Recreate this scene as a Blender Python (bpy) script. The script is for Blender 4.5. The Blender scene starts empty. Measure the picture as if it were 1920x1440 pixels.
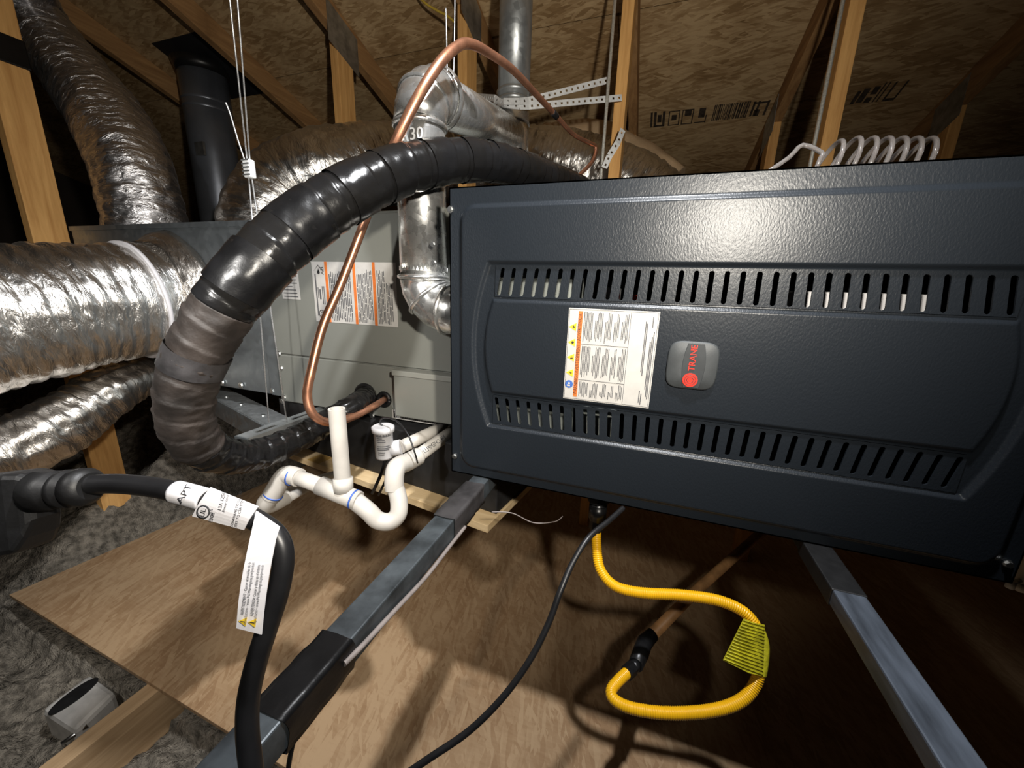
import bpy, bmesh, math, random
from mathutils import Vector, Matrix, noise as mn
random.seed(7)
C = bpy.context.scene.collection
PI = math.pi
CZ = 1.0                      # camera height above the boarded attic floor
# ---------------------------------------------------------------- camera
F = 715.0
RZ = Vector((90, -2830, -715)).normalized()
RX = Vector((2160, 245, -715)); RX = (RX - RX.dot(RZ) * RZ).normalized()
RY = RZ.cross(RX)
def ray(px, py):
    c = Vector(((px - 960) / F, (py - 720) / F, 1))
    return Vector((RX.dot(c), RY.dot(c), RZ.dot(c)))
# all building coordinates are metres from the camera foot; z is measured from the camera and lifted by CZ at the end of each builder
def at(px, py, D): return ray(px, py) * D
def on(ax, px, py, v):
    r = ray(px, py); return r * (v / r[ax])
def onY(px, py, v): return on(1, px, py, v)
def onX(px, py, v): return on(0, px, py, v)
def onZ(px, py, v): return on(2, px, py, v)
cd = bpy.data.cameras.new('camera'); cam = bpy.data.objects.new('camera', cd); C.objects.link(cam)
cd.sensor_width = 36; cd.lens = 36 * F / 1920; cd.clip_start = 0.01
right = Vector((RX.x, RY.x, RZ.x)); up = -Vector((RX.y, RY.y, RZ.y)); back = -Vector((RX.z, RY.z, RZ.z))
m4 = Matrix((right, up, back)).transposed().to_4x4(); m4.translation = Vector((0, 0, CZ)); cam.matrix_world = m4
bpy.context.scene.camera = cam
# ---------------------------------------------------------------- world, exposure, lights
w = bpy.data.worlds.new('attic_dark'); bpy.context.scene.world = w; w.use_nodes = True
w.node_tree.nodes['Background'].inputs[0].default_value = (0.55, 0.5, 0.45, 1)
w.node_tree.nodes['Background'].inputs[1].default_value = 0.012
vs = bpy.context.scene.view_settings
vs.view_transform = 'Standard'; vs.look = 'None'; vs.gamma = 1; vs.use_curve_mapping = False; vs.exposure = 0.0
def lamp(name, kind, loc, energy, color, size, target=None, cone=None, blend=0.5):
    l = bpy.data.lights.new(name, kind); l.energy = energy; l.color = color
    l.shadow_soft_size = size
    o = bpy.data.objects.new(name, l); C.objects.link(o); o.location = Vector(loc) + Vector((0, 0, CZ))
    if target is not None:
        d = Vector(target) - Vector(loc); o.rotation_euler = d.to_track_quat('-Z', 'Y').to_euler()
    if cone: l.spot_size = math.radians(cone); l.spot_blend = blend
    return o
lamp('overhead_bulb', 'SPOT', (0.07, 0.36, 1.02), 100, (0.97, 0.98, 1.0), 0.03, (-0.60, 0.60, -1.0), 100, 0.9)
lamp('head_torch', 'SPOT', (0.20, -0.03, 0.19), 54, (1.0, 0.93, 0.82), 0.022, (-0.44, 0.9, 0.24), 136, 1.0)
lamp('work_lamp', 'SPOT', (-0.42, -0.12, 0.22), 30, (1.0, 0.97, 0.93), 0.02, (-1.05, 0.65, -0.38), 108, 1.0)
# ---------------------------------------------------------------- materials
def nn(nt, t, **k):
    n = nt.nodes.new(t)
    for a, b in k.items(): setattr(n, a, b)
    return n
def newmat(name):
    m = bpy.data.materials.new(name); m.use_nodes = True
    return m, m.node_tree, m.node_tree.nodes['Principled BSDF']
def ramp(nt, stops):
    r = nn(nt, 'ShaderNodeValToRGB'); e = r.color_ramp.elements
    while len(e) < len(stops): e.new(0.5)
    for i, (p, c) in enumerate(stops): e[i].position = p; e[i].color = (*c, 1)
    return r
def coords(nt, src='Object', scale=(1, 1, 1), rot=(0, 0, 0)):
    t = nn(nt, 'ShaderNodeTexCoord'); mp = nn(nt, 'ShaderNodeMapping')
    mp.inputs['Scale'].default_value = scale; mp.inputs['Rotation'].default_value = rot
    nt.links.new(t.outputs[src], mp.inputs[0]); return mp.outputs[0]
def noi(nt, vec, scale, detail=3, rough=0.55, dist=0):
    n = nn(nt, 'ShaderNodeTexNoise'); n.inputs['Scale'].default_value = scale; n.inputs['Detail'].default_value = detail
    n.inputs['Roughness'].default_value = rough; n.inputs['Distortion'].default_value = dist
    nt.links.new(vec, n.inputs['Vector']); return n.outputs['Fac']
def bump(nt, b, h, strength, dist=0.002):
    n = nn(nt, 'ShaderNodeBump'); n.inputs['Strength'].default_value = strength; n.inputs['Distance'].default_value = dist
    nt.links.new(h, n.inputs['Height']); nt.links.new(n.outputs[0], b.inputs['Normal']); return n
def simple(name, col, rough=0.5, metal=0.0, var=0.0, vscale=30, bs=0.0, bscale=200, bdist=0.001, scl=(1, 1, 1), spec=None, dirt=None, src='Object'):
    m, nt, b = newmat(name)
    b.inputs['Base Color'].default_value = (*col, 1); b.inputs['Roughness'].default_value = rough; b.inputs['Metallic'].default_value = metal
    if spec is not None: b.inputs['Specular IOR Level'].default_value = spec
    v = coords(nt, src, scl)
    if var > 0:
        f = noi(nt, v, vscale, 4)
        lo = tuple(max(0, c * (1 - var)) for c in col) if dirt is None else dirt
        hi = tuple(min(1, c * (1 + var)) for c in col)
        r = ramp(nt, [(0.35, lo), (0.65, hi)]); nt.links.new(f, r.inputs[0]); nt.links.new(r.outputs[0], b.inputs['Base Color'])
    if bs > 0: bump(nt, b, noi(nt, v, bscale, 3), bs, bdist)
    return m
def wood(name, axis, a=(0.33, 0.17, 0.07), c=(0.62, 0.38, 0.17)):
    m, nt, b = newmat(name)
    s = [9, 9, 9]; s[axis] = 0.7
    v = coords(nt, 'Object', tuple(s))
    f = noi(nt, v, 6, 5, 0.6, 0.6)
    r = ramp(nt, [(0.25, a), (0.5, tuple((x + y) / 2 for x, y in zip(a, c))), (0.75, c)])
    nt.links.new(f, r.inputs[0])
    kv = coords(nt, 'Object', tuple(3.2 if i != axis else 1.6 for i in range(3)))
    vo = nn(nt, 'ShaderNodeTexVoronoi'); vo.inputs['Scale'].default_value = 1.7; nt.links.new(kv, vo.inputs['Vector'])
    kr = ramp(nt, [(0.05, (1, 1, 1)), (0.11, (0, 0, 0))]); nt.links.new(vo.outputs['Distance'], kr.inputs[0])
    mx = nn(nt, 'ShaderNodeMixRGB'); mx.inputs[2].default_value = (0.16, 0.07, 0.03, 1)
    nt.links.new(kr.outputs[0], mx.inputs[0]); nt.links.new(r.outputs[0], mx.inputs[1]); nt.links.new(mx.outputs[0], b.inputs['Base Color'])
    b.inputs['Roughness'].default_value = 0.65; b.inputs['Specular IOR Level'].default_value = 0.25
    bump(nt, b, f, 0.25, 0.002); return m
def osb(name, dark, mid, light, sc=1.0, rot0=0.0):
    m, nt, b = newmat(name); L = nt.links
    base = coords(nt, 'Object')
    wn = nn(nt, 'ShaderNodeTexNoise'); wn.inputs['Scale'].default_value = 14; wn.inputs['Detail'].default_value = 3; L.new(base, wn.inputs['Vector'])
    sub = nn(nt, 'ShaderNodeVectorMath', operation='SUBTRACT'); sub.inputs[1].default_value = (0.5, 0.5, 0.5); L.new(wn.outputs['Color'], sub.inputs[0])
    scl = nn(nt, 'ShaderNodeVectorMath', operation='SCALE'); scl.inputs['Scale'].default_value = 0.014; L.new(sub.outputs[0], scl.inputs[0])
    add = nn(nt, 'ShaderNodeVectorMath', operation='ADD'); L.new(base, add.inputs[0]); L.new(scl.outputs[0], add.inputs[1])
    cur = None; dist = None
    for i, (th, sx, sy, thr) in enumerate([(0.1, 10, 62, 0), (0.45, 11, 70, 0.45), (-0.35, 12, 80, 0.5), (0.2, 15, 95, 0.6)]):
        mp = nn(nt, 'ShaderNodeMapping'); mp.vector_type = 'TEXTURE' if False else 'POINT'
        mp.inputs['Rotation'].default_value = (0, 0, th + rot0); mp.inputs['Location'].default_value = (i * 3.3, i * 1.7, 0)
        L.new(add.outputs[0], mp.inputs[0])
        ms = nn(nt, 'ShaderNodeVectorMath', operation='MULTIPLY'); ms.inputs[1].default_value = (sx * sc, sy * sc, 4); L.new(mp.outputs[0], ms.inputs[0])
        vo = nn(nt, 'ShaderNodeTexVoronoi'); vo.inputs['Scale'].default_value = 1; L.new(ms.outputs[0], vo.inputs['Vector'])
        sp = nn(nt, 'ShaderNodeSeparateColor'); L.new(vo.outputs['Color'], sp.inputs[0])
        if cur is None: cur = sp.outputs[0]; continue
        gt = nn(nt, 'ShaderNodeMath', operation='GREATER_THAN'); gt.inputs[1].default_value = thr; L.new(sp.outputs[1], gt.inputs[0])
        mx = nn(nt, 'ShaderNodeMix'); mx.data_type = 'FLOAT'; L.new(gt.outputs[0], mx.inputs[0]); L.new(cur, mx.inputs[2]); L.new(sp.outputs[0], mx.inputs[3])
        cur = mx.outputs[0]
    big = noi(nt, base, 3.5, 4, 0.6)
    fine = noi(nt, coords(nt, 'Object', (30, 160, 30), (0, 0, 0.2 + rot0)), 1, 3)
    a1 = nn(nt, 'ShaderNodeMath', operation='MULTIPLY_ADD'); a1.inputs[1].default_value = 0.34; L.new(cur, a1.inputs[0]); L.new(big, a1.inputs[2])
    a2 = nn(nt, 'ShaderNodeMath', operation='MULTIPLY_ADD'); a2.inputs[1].default_value = 0.35; L.new(fine, a2.inputs[0]); L.new(a1.outputs[0], a2.inputs[2])
    r = ramp(nt, [(0.34, dark), (0.66, mid), (0.93, light), (1.0, light)])
    dv = nn(nt, 'ShaderNodeMath', operation='MULTIPLY'); dv.inputs[1].default_value = 0.93; L.new(a2.outputs[0], dv.inputs[0])
    L.new(dv.outputs[0], r.inputs[0]); L.new(r.outputs[0], b.inputs['Base Color'])
    b.inputs['Roughness'].default_value = 0.6; b.inputs['Specular IOR Level'].default_value = 0.3
    bump(nt, b, a2.outputs[0], 0.5, 0.0015); return m
def foil(name, col=(0.72, 0.70, 0.67), rough=0.2, cr=1.0, su=22, sv=70):
    m, nt, b = newmat(name); L = nt.links
    v = coords(nt, 'UV')
    n1 = noi(nt, coords(nt, 'UV', (su, sv, 1)), 1, 4, 0.6, 0.7)
    vo = nn(nt, 'ShaderNodeTexVoronoi'); vo.feature = 'SMOOTH_F1'; vo.inputs['Scale'].default_value = 1; L.new(coords(nt, 'UV', (su * 1.4, sv * 0.9, 1)), vo.inputs['Vector'])
    ad = nn(nt, 'ShaderNodeMath', operation='MULTIPLY_ADD'); ad.inputs[1].default_value = 0.7; L.new(vo.outputs['Distance'], ad.inputs[0]); L.new(n1, ad.inputs[2])
    bump(nt, b, ad.outputs[0], 0.75 * cr, 0.006)
    f = noi(nt, v, 5, 4); r = ramp(nt, [(0.3, tuple(c * 0.72 for c in col)), (0.7, col)]); L.new(f, r.inputs[0]); L.new(r.outputs[0], b.inputs['Base Color'])
    b.inputs['Metallic'].default_value = 1; b.inputs['Roughness'].default_value = rough; return m
def galv(name, col=(0.66, 0.69, 0.70), rough=0.3, sc=70, bs=0.0, metal=1.0):
    m, nt, b = newmat(name); L = nt.links
    v = coords(nt)
    vo = nn(nt, 'ShaderNodeTexVoronoi'); vo.inputs['Scale'].default_value = sc; L.new(v, vo.inputs['Vector'])
    sp = nn(nt, 'ShaderNodeSeparateColor'); L.new(vo.outputs['Color'], sp.inputs[0])
    r = ramp(nt, [(0, tuple(c * 0.9 for c in col)), (1, col)]); L.new(sp.outputs[0], r.inputs[0]); L.new(r.outputs[0], b.inputs['Base Color'])
    rr = nn(nt, 'ShaderNodeMapRange'); rr.inputs[3].default_value = rough * 0.8; rr.inputs[4].default_value = rough * 1.3; L.new(sp.outputs[1], rr.inputs[0]); L.new(rr.outputs[0], b.inputs['Roughness'])
    b.inputs['Metallic'].default_value = metal
    if bs: bump(nt, b, noi(nt, v, 9, 2), bs * 3, 0.004)
    return m
M = {}
M['osb_roof'] = osb('osb_roof', (0.17, 0.098, 0.04), (0.34, 0.215, 0.10), (0.56, 0.40, 0.22))
M['osb_floor'] = osb('osb_floor', (0.25, 0.14, 0.068), (0.36, 0.225, 0.12), (0.47, 0.32, 0.185), 1.25, 1.2)
M['pine_z'] = wood('pine_upright', 2, (0.54, 0.27, 0.085), (0.86, 0.51, 0.19)); M['pine_y'] = wood('pine_rafter', 1, (0.25, 0.13, 0.055), (0.48, 0.28, 0.12))
M['pine_pale'] = wood('pine_pale', 0, (0.52, 0.36, 0.18), (0.75, 0.58, 0.35)); M['pine_joist'] = wood('pine_joist', 1, (0.32, 0.20, 0.10), (0.55, 0.38, 0.22))
M['insul'] = simple('blown_insulation', (0.21, 0.185, 0.15), 0.95, 0, 0.5, 45, 1.0, 190, 0.010, spec=0.1)
M['dark'] = simple('dark_board', (0.035, 0.026, 0.02), 0.9, 0, 0.3, 3)
M['foil'] = foil('foil_bright', (0.80, 0.78, 0.75), 0.33, 1.0, 26, 85); M['foil_dim'] = foil('foil_dusty', (0.66, 0.62, 0.57), 0.36, 1.0, 22, 75); M['foil_dark'] = foil('foil_dark', (0.80, 0.79, 0.81), 0.38, 1.5, 24, 85)
M['galv'] = galv('galvanised', (0.48, 0.505, 0.515), 0.36, 70, 0, 0.75); M['galv_soft'] = galv('galvanised_sheet', (0.33, 0.365, 0.39), 0.34, 55, 0, 0.8)
M['vent'] = galv('vent_steel', (0.82, 0.82, 0.80), 0.25, 90, 0, 0.9)
M['plate'] = simple('gang_plate', (0.42, 0.43, 0.43), 0.45, 0.9, 0.25, 30)
M['screw'] = simple('zinc_screw', (0.75, 0.76, 0.75), 0.3, 1.0, 0.1, 200)
M['hose'] = simple('black_hose_wrap', (0.006, 0.006, 0.0065), 0.24, 0, 0.5, 14, 0.22, 60, 0.003, spec=0.27, dirt=(0.008, 0.0075, 0.007))
M['hose_dusty'] = simple('dusty_hose_wrap', (0.026, 0.020, 0.017), 0.6, 0, 0.5, 18, 0.4, 50, 0.004)
M['tape'] = simple('black_vinyl_tape', (0.006, 0.006, 0.0065), 0.32, 0, 0.3, 20, 0.2, 90, 0.002, spec=0.35)
M['tape_dusty'] = simple('dusty_vinyl_tape', (0.03, 0.028, 0.029), 0.5, 0, 0.5, 20, 0.35, 60, 0.002)
M['copper'] = simple('copper', (0.64, 0.31, 0.19), 0.36, 0.88, 0.18, 40, 0.1, 120, 0.001)
M['pvc'] = simple('white_pvc', (0.54, 0.51, 0.465), 0.38, 0, 0.08, 20)
M['pvc_blue'] = simple('blue_primer', (0.05, 0.13, 0.5), 0.45, 0, 0.2, 60)
M['white'] = simple('white_plastic', (0.58, 0.575, 0.585), 0.4, 0, 0.03, 40)
M['paper'] = simple('label_paper', (0.50, 0.485, 0.46), 0.45, 0, 0.04, 60)
M['tag'] = simple('tag_vinyl', (0.74, 0.73, 0.76), 0.35, 0, 0.03, 60)
M['ink'] = simple('black_ink', (0.02, 0.02, 0.022), 0.6, 0, 0.1, 100); M['ink_grey'] = simple('grey_ink', (0.085, 0.085, 0.09), 0.6, 0, 0.1, 100)
M['ink_faint'] = simple('faded_ink', (0.045, 0.032, 0.022), 0.8, 0, 0.5, 60)
M['orange'] = simple('orange_ink', (0.62, 0.16, 0.03), 0.5, 0, 0.1, 100); M['yellow_ink'] = simple('yellow_ink', (0.80, 0.55, 0.03), 0.5, 0, 0.05, 100)
M['blue_ink'] = simple('blue_ink', (0.05, 0.13, 0.42), 0.5, 0, 0.05, 100); M['red'] = simple('red_enamel', (0.75, 0.035, 0.02), 0.4, 0, 0.05, 100)
M['badge'] = simple('badge_plastic', (0.045, 0.05, 0.053), 0.55, 0, 0.1, 60, 0.2, 900, 0.0004)
M['badge_mid'] = simple('badge_centre', (0.028, 0.032, 0.035), 0.5, 0, 0.1, 60)
M['coil'] = simple('grey_green_enamel', (0.19, 0.195, 0.175), 0.42, 0, 0.03, 4, 0.12, 500, 0.0005)
M['coil_light'] = simple('pale_enamel', (0.25, 0.255, 0.23), 0.42, 0, 0.03, 5)
M['black'] = simple('black_plastic', (0.010, 0.010, 0.011), 0.38, 0, 0.2, 40); M['rubber'] = simple('black_rubber', (0.007, 0.007, 0.0075), 0.5, 0, 0.3, 60, 0.2, 400, 0.0006)
M['pan'] = simple('dusty_black_pan', (0.014, 0.014, 0.015), 0.6, 0, 0.35, 30)
M['bar'] = simple('blackened_steel', (0.060, 0.070, 0.078), 0.42, 0.35, 0.5, 22, 0.2, 120, 0.001)
M['bar_worn'] = simple('worn_steel', (0.085, 0.10, 0.125), 0.45, 0.4, 0.45, 16, 0.15, 90, 0.001, (3, 0.6, 3))
M['yellow'] = simple('yellow_jacket', (0.88, 0.47, 0.008), 0.33, 0, 0.06, 20)
M['yellow_tag'] = simple('yellow_tag', (0.55, 0.50, 0.02), 0.5, 0, 0.25, 60, 0.5, 120, 0.003, (1, 1, 1))
M['iron'] = simple('black_iron', (0.03, 0.03, 0.032), 0.32, 0.7, 0.4, 40); M['brown'] = simple('brown_pipe_coat', (0.42, 0.22, 0.09), 0.5, 0, 0.3, 30)
M['flue'] = simple('flue_enamel', (0.17, 0.185, 0.215), 0.36, 0.55, 0.1, 8, 0.1, 40, 0.002)
M['wire'] = simple('steel_cable', (0.72, 0.73, 0.74), 0.35, 0.8, 0.2, 300); M['rod'] = simple('zinc_rod', (0.66, 0.67, 0.63), 0.4, 0.45, 0.2, 200, 0.6, 900, 0.001)
M['strap'] = simple('zinc_strap', (0.85, 0.87, 0.88), 0.42, 0.3, 0.1, 60); M['romex'] = simple('yellow_sheath', (0.6, 0.42, 0.06), 0.5, 0, 0.1, 30)
M['grey_cable'] = simple('grey_cable', (0.22, 0.19, 0.18), 0.45, 0, 0.15, 40); M['kraft'] = simple('kraft_paper', (0.50, 0.36, 0.22), 0.7, 0, 0.15, 12, 0.4, 25, 0.006)
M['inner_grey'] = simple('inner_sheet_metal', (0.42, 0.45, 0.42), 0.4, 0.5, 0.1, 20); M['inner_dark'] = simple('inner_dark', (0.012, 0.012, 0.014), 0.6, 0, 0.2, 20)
M['box_metal'] = simple('dusty_box_metal', (0.50, 0.48, 0.45), 0.35, 0.1, 0.25, 14)
M['amber'] = simple('amber_tape', (0.55, 0.34, 0.10), 0.4, 0, 0.1, 40)
def door_mat():
    m, nt, b = newmat('slate_textured_enamel'); L = nt.links
    b.inputs['Base Color'].default_value = (0.014, 0.0175, 0.0225, 1); b.inputs['Roughness'].default_value = 0.35
    b.inputs['Specular IOR Level'].default_value = 0.30
    f = noi(nt, coords(nt, 'Object', (1.0, 1, 0.55), (0, 0.35, 0)), 420, 2, 0.5)
    bump(nt, b, f, 0.33, 0.0009); return m
M['door'] = door_mat()
def vinyl():
    m, nt, b = newmat('clear_vinyl'); b.inputs['Roughness'].default_value = 0.12
    b.inputs['Transmission Weight'].default_value = 0.75; b.inputs['IOR'].default_value = 1.4
    f = noi(nt, coords(nt), 30); r = ramp(nt, [(0.3, (0.48, 0.45, 0.44)), (0.7, (0.62, 0.59, 0.58))]); nt.links.new(f, r.inputs[0]); nt.links.new(r.outputs[0], b.inputs['Base Color'])
    return m
M['vinyl'] = vinyl()
# ---------------------------------------------------------------- mesh tools
class MB:
    def __init__(s): s.v = []; s.f = []; s.uv = []; s.sm = []
    def quad(s, idx, smooth=False, uv=None):
        s.f.append(tuple(idx)); s.sm.append(smooth); s.uv.append(uv)
    def box(s, a, b, M=None):
        o = len(s.v)
        for z in (a[2], b[2]):
            for x, y in ((a[0], a[1]), (b[0], a[1]), (b[0], b[1]), (a[0], b[1])):
                p = Vector((x, y, z)); s.v.append(M @ p if M else p)
        for q in ((3, 2, 1, 0), (4, 5, 6, 7), (0, 1, 5, 4), (1, 2, 6, 5), (2, 3, 7, 6), (3, 0, 4, 7)):
            s.quad([o + i for i in q])
        return s
    def prism(s, pts, n, flat=False):
        # closed outline pts (Vectors), extruded by vector n
        o = len(s.v); k = len(pts)
        s.v += [Vector(p) for p in pts] + [Vector(p) + n for p in pts]
        s.quad([o + i for i in range(k)][::-1]); s.quad([o + k + i for i in range(k)])
        for i in range(k): j = (i + 1) % k; s.quad([o + i, o + j, o + k + j, o + k + i])
        return s
    def tube(s, path, r, seg=20, prof=None, cap=True, smooth=True, up=None):
        P = [Vector(p) for p in path]; n = len(P)
        R = r if isinstance(r, (list, tuple)) else [r] * n
        T = []
        for i in range(n):
            a = P[min(i + 1, n - 1)] - P[max(i - 1, 0)]; T.append(a.normalized())
        ref = Vector(up) if up else (Vector((0, 0, 1)) if abs(T[0].z) < 0.9 else Vector((1, 0, 0)))
        u = (ref - T[0] * ref.dot(T[0])).normalized()
        o = len(s.v); L = 0; ls = []
        for i in range(n):
            if i:
                L += (P[i] - P[i - 1]).length
                u = (u - T[i] * u.dot(T[i])).normalized()
            ls.append(L); wv = T[i].cross(u)
            for k in range(seg):
                a = 2 * PI * k / seg; rr = R[i]
                if prof: rr = prof(L, a, rr, i)
                s.v.append(P[i] + (u * math.cos(a) + wv * math.sin(a)) * rr)
        for i in range(n - 1):
            for k in range(seg):
                j = (k + 1) % seg; c = 2 * PI * R[i]
                s.quad([o + i * seg + k, o + i * seg + j, o + (i + 1) * seg + j, o + (i + 1) * seg + k], smooth,
                       [(c * k / seg, ls[i]), (c * (k + 1) / seg, ls[i]), (c * (k + 1) / seg, ls[i + 1]), (c * k / seg, ls[i + 1])])
        if cap:
            s.quad([o + k for k in range(seg)][::-1]); s.quad([o + (n - 1) * seg + k for k in range(seg)])
        return s
    def plate(s, o3, ex, ey, W, H, holes, th):
        # rectangular plate W x H with rectangular holes [(x0,x1,y0,y1)], thickness th along ex x ey
        xs = sorted({0, W, *[h[0] for h in holes], *[h[1] for h in holes]}); ys = sorted({0, H, *[h[2] for h in holes], *[h[3] for h in holes]})
        nz = ex.cross(ey).normalized()
        for i in range(len(xs) - 1):
            for j in range(len(ys) - 1):
                cx, cy = (xs[i] + xs[i + 1]) / 2, (ys[j] + ys[j + 1]) / 2
                if any(h[0] < cx < h[1] and h[2] < cy < h[3] for h in holes): continue
                pts = [o3 + ex * a + ey * b for a, b in ((xs[i], ys[j]), (xs[i + 1], ys[j]), (xs[i + 1], ys[j + 1]), (xs[i], ys[j + 1]))]
                s.prism(pts, nz * th)
        return s
    def base(s):
        xs = [v.x for v in s.v]; ys = [v.y for v in s.v]; zs = [v.z for v in s.v]
        return Vector(((min(xs) + max(xs)) / 2, (min(ys) + max(ys)) / 2, min(zs)))
    def build(s, name, mat, parent=None, origin=None, bevel=0):
        org = Vector(parent['org']) if parent else (origin if origin is not None else s.base())
        me = bpy.data.meshes.new(name)
        me.from_pydata([v - org for v in s.v], [], s.f)
        me.polygons.foreach_set('use_smooth', s.sm)
        if any(u is not None for u in s.uv):
            ul = me.uv_layers.new(name='UVMap')
            for p, u in zip(me.polygons, s.uv):
                if u is not None:
                    for li, c in zip(p.loop_indices, u): ul.data[li].uv = c
        me.materials.append(M[mat]); me.update()
        o = bpy.data.objects.new(name, me); C.objects.link(o); o['org'] = tuple(org)
        if parent: o.parent = parent
        else: o.location = org + Vector((0, 0, CZ))
        if bevel:
            b = o.modifiers.new('bevel', 'BEVEL'); b.width = bevel; b.segments = 2; b.limit_method = 'ANGLE'; b.angle_limit = 0.7
        return o
def thing(name, label, cat, loc, group=None):
    o = bpy.data.objects.new(name, None); C.objects.link(o); o['org'] = tuple(loc); o.location = Vector(loc) + Vector((0, 0, CZ))
    o.empty_display_size = 0.05
    return tag(o, label, cat, group)
def tag(o, label, cat, group=None):
    o['label'] = label; o['category'] = cat
    if group: o['group'] = group
    return o
def struct(o): o['kind'] = 'structure'; return o
def smooth_path(pts, n=12):
    # Catmull-Rom through 3-D points with a radius as 4th value
    P = [tuple(p) for p in pts]; P = [P[0]] + P + [P[-1]]; out = []
    for i in range(1, len(P) - 2):
        for k in range(n):
            t = k / n
            out.append(tuple(0.5 * ((2 * P[i][d]) + (-P[i - 1][d] + P[i + 1][d]) * t + (2 * P[i - 1][d] - 5 * P[i][d] + 4 * P[i + 1][d] - P[i + 2][d]) * t * t + (-P[i - 1][d] + 3 * P[i][d] - 3 * P[i + 1][d] + P[i + 2][d]) * t ** 3) for d in range(len(P[0]))))
    out.append(P[-2]); return out
def resample(pts, step):
    out = [pts[0]]; acc = 0
    for a, b in zip(pts, pts[1:]):
        d = (Vector(b[:3]) - Vector(a[:3])).length
        if d < 1e-9: continue
        t = step - acc
        while t <= d:
            f = t / d; out.append(tuple(a[i] + (b[i] - a[i]) * f for i in range(len(a)))); t += step
        acc = (acc + d) % step
    if (Vector(out[-1][:3]) - Vector(pts[-1][:3])).length > step * 0.3: out.append(pts[-1])
    return out
def split(p): return [Vector(q[:3]) for q in p], [q[3] for q in p]
def W(v, r): return (v.x, v.y, v.z, r)
def text(name, body, size, o3, ex, ey, mat, parent, align='LEFT', ext=0.0, width=None):
    cu = bpy.data.curves.new(name, 'FONT'); cu.body = body; cu.size = size; cu.align_x = align; cu.align_y = 'CENTER'; cu.extrude = ext; cu.resolution_u = 2
    t = bpy.data.objects.new(name, cu); C.objects.link(t)
    dg = bpy.context.evaluated_depsgraph_get(); me = bpy.data.meshes.new_from_object(t.evaluated_get(dg)); bpy.data.objects.remove(t); bpy.data.curves.remove(cu)
    s = 1.0
    if width:
        xs = [v.co.x for v in me.vertices]; s = width / max(1e-6, max(xs) - min(xs))
    org = Vector(parent['org']) if parent else Vector((0, 0, 0)); ez = ex.cross(ey)
    for v in me.vertices: v.co = o3 + ex * (v.co.x * s) + ey * v.co.y + ez * v.co.z - org
    me.materials.clear(); me.materials.append(M[mat])
    o = bpy.data.objects.new(name, me); C.objects.link(o); o['org'] = tuple(org); o.parent = parent
    return o
EX, EY, EZ = Vector((1, 0, 0)), Vector((0, 1, 0)), Vector((0, 0, 1))
FR = -EY                                                            # facing the camera
def disc(mb, c, n, r, th, seg=16):
    n = n.normalized(); a = n.orthogonal().normalized(); b = n.cross(a)
    return mb.prism([c + a * (r * math.cos(2 * PI * k / seg)) + b * (r * math.sin(2 * PI * k / seg)) for k in range(seg)], n * th)
def sheet(mb, c00, ex, ey, rects, th):
    n = ex.cross(ey).normalized()
    for (u0, u1, v0, v1) in rects:
        mb.prism([c00 + ex * a + ey * b for a, b in ((u0, v0), (u1, v0), (u1, v1), (u0, v1))], n * th)
    return mb
def screws(parent, pts, n, r=0.0045, name='screw'):
    for p in pts:
        mb = MB(); disc(mb, p, n, r * 1.35, 0.0015, 14); disc(mb, p + n * 0.0015, n, r, 0.003, 6); mb.build(name, 'screw', parent)
# ================================================================ SETTING
FZ = -1.0                                                          # top of the floor boards, from the camera
def roofz(y): return 1.58 - 0.3333 * y                              # underside of the sheathing
mb = MB(); mb.box((-5, -1.6, FZ - 0.34), (3.6, 5.2, FZ - 0.30)); struct(mb.build('floor', 'dark'))
# roof: sheathing panels over the trusses, seam along x between the two rows
sl = Vector((0, 1, -0.3333)).normalized(); nrm = Vector((0, 0.3333, 1)).normalized()
ceil = bpy.data.objects.new('ceiling', None); C.objects.link(ceil); ceil['org'] = (0, 0, 0); ceil.location = (0, 0, CZ); struct(ceil)
seam = onY(770, 100, 1)  # direction to the visible seam
ys = 1.58 / (seam.z / seam.y + 0.3333)
ycuts = [-0.55, ys - 1.22, ys, ys + 1.22, ys + 2.44]
def roof_panel(x0, x1, y0, y1, dz=0):
    a = Vector((x0, y0, roofz(y0) + dz)); b = Vector((x1, y0, roofz(y0) + dz)); c = Vector((x1, y1, roofz(y1) + dz)); d = Vector((x0, y1, roofz(y1) + dz))
    m_ = MB(); m_.prism([a, d, c, b], nrm * 0.011); m_.build('sheathing_panel', 'osb_roof', ceil)
for r in range(4):
    off = 0.0 if r % 2 else 1.22
    x = -5.1 + off - 1.22
    while x < 3.6:
        roof_panel(max(x, -5) + 0.0015, min(x + 2.44, 3.6) - 0.0015, ycuts[r] + 0.005, ycuts[r + 1] - 0.005); x += 2.44
    m_ = MB()
m_ = MB(); m_.prism([Vector((-5, -0.6, roofz(-0.6) + 0.02)), Vector((3.6, -0.6, roofz(-0.6) + 0.02)), Vector((3.6, 5.2, roofz(5.2) + 0.02)), Vector((-5, 5.2, roofz(5.2) + 0.02))], nrm * 0.02)
m_.build('roof_felt', 'dark', ceil)
m_ = MB(); m_.prism([Vector((-5, -0.56, 1.765)), Vector((3.6, -0.56, 1.765)), Vector((3.6, -1.6, 1.42)), Vector((-5, -1.6, 1.42))], Vector((0, -0.004, 0.012))); m_.build('sheathing_panel', 'osb_roof', ceil)
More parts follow.
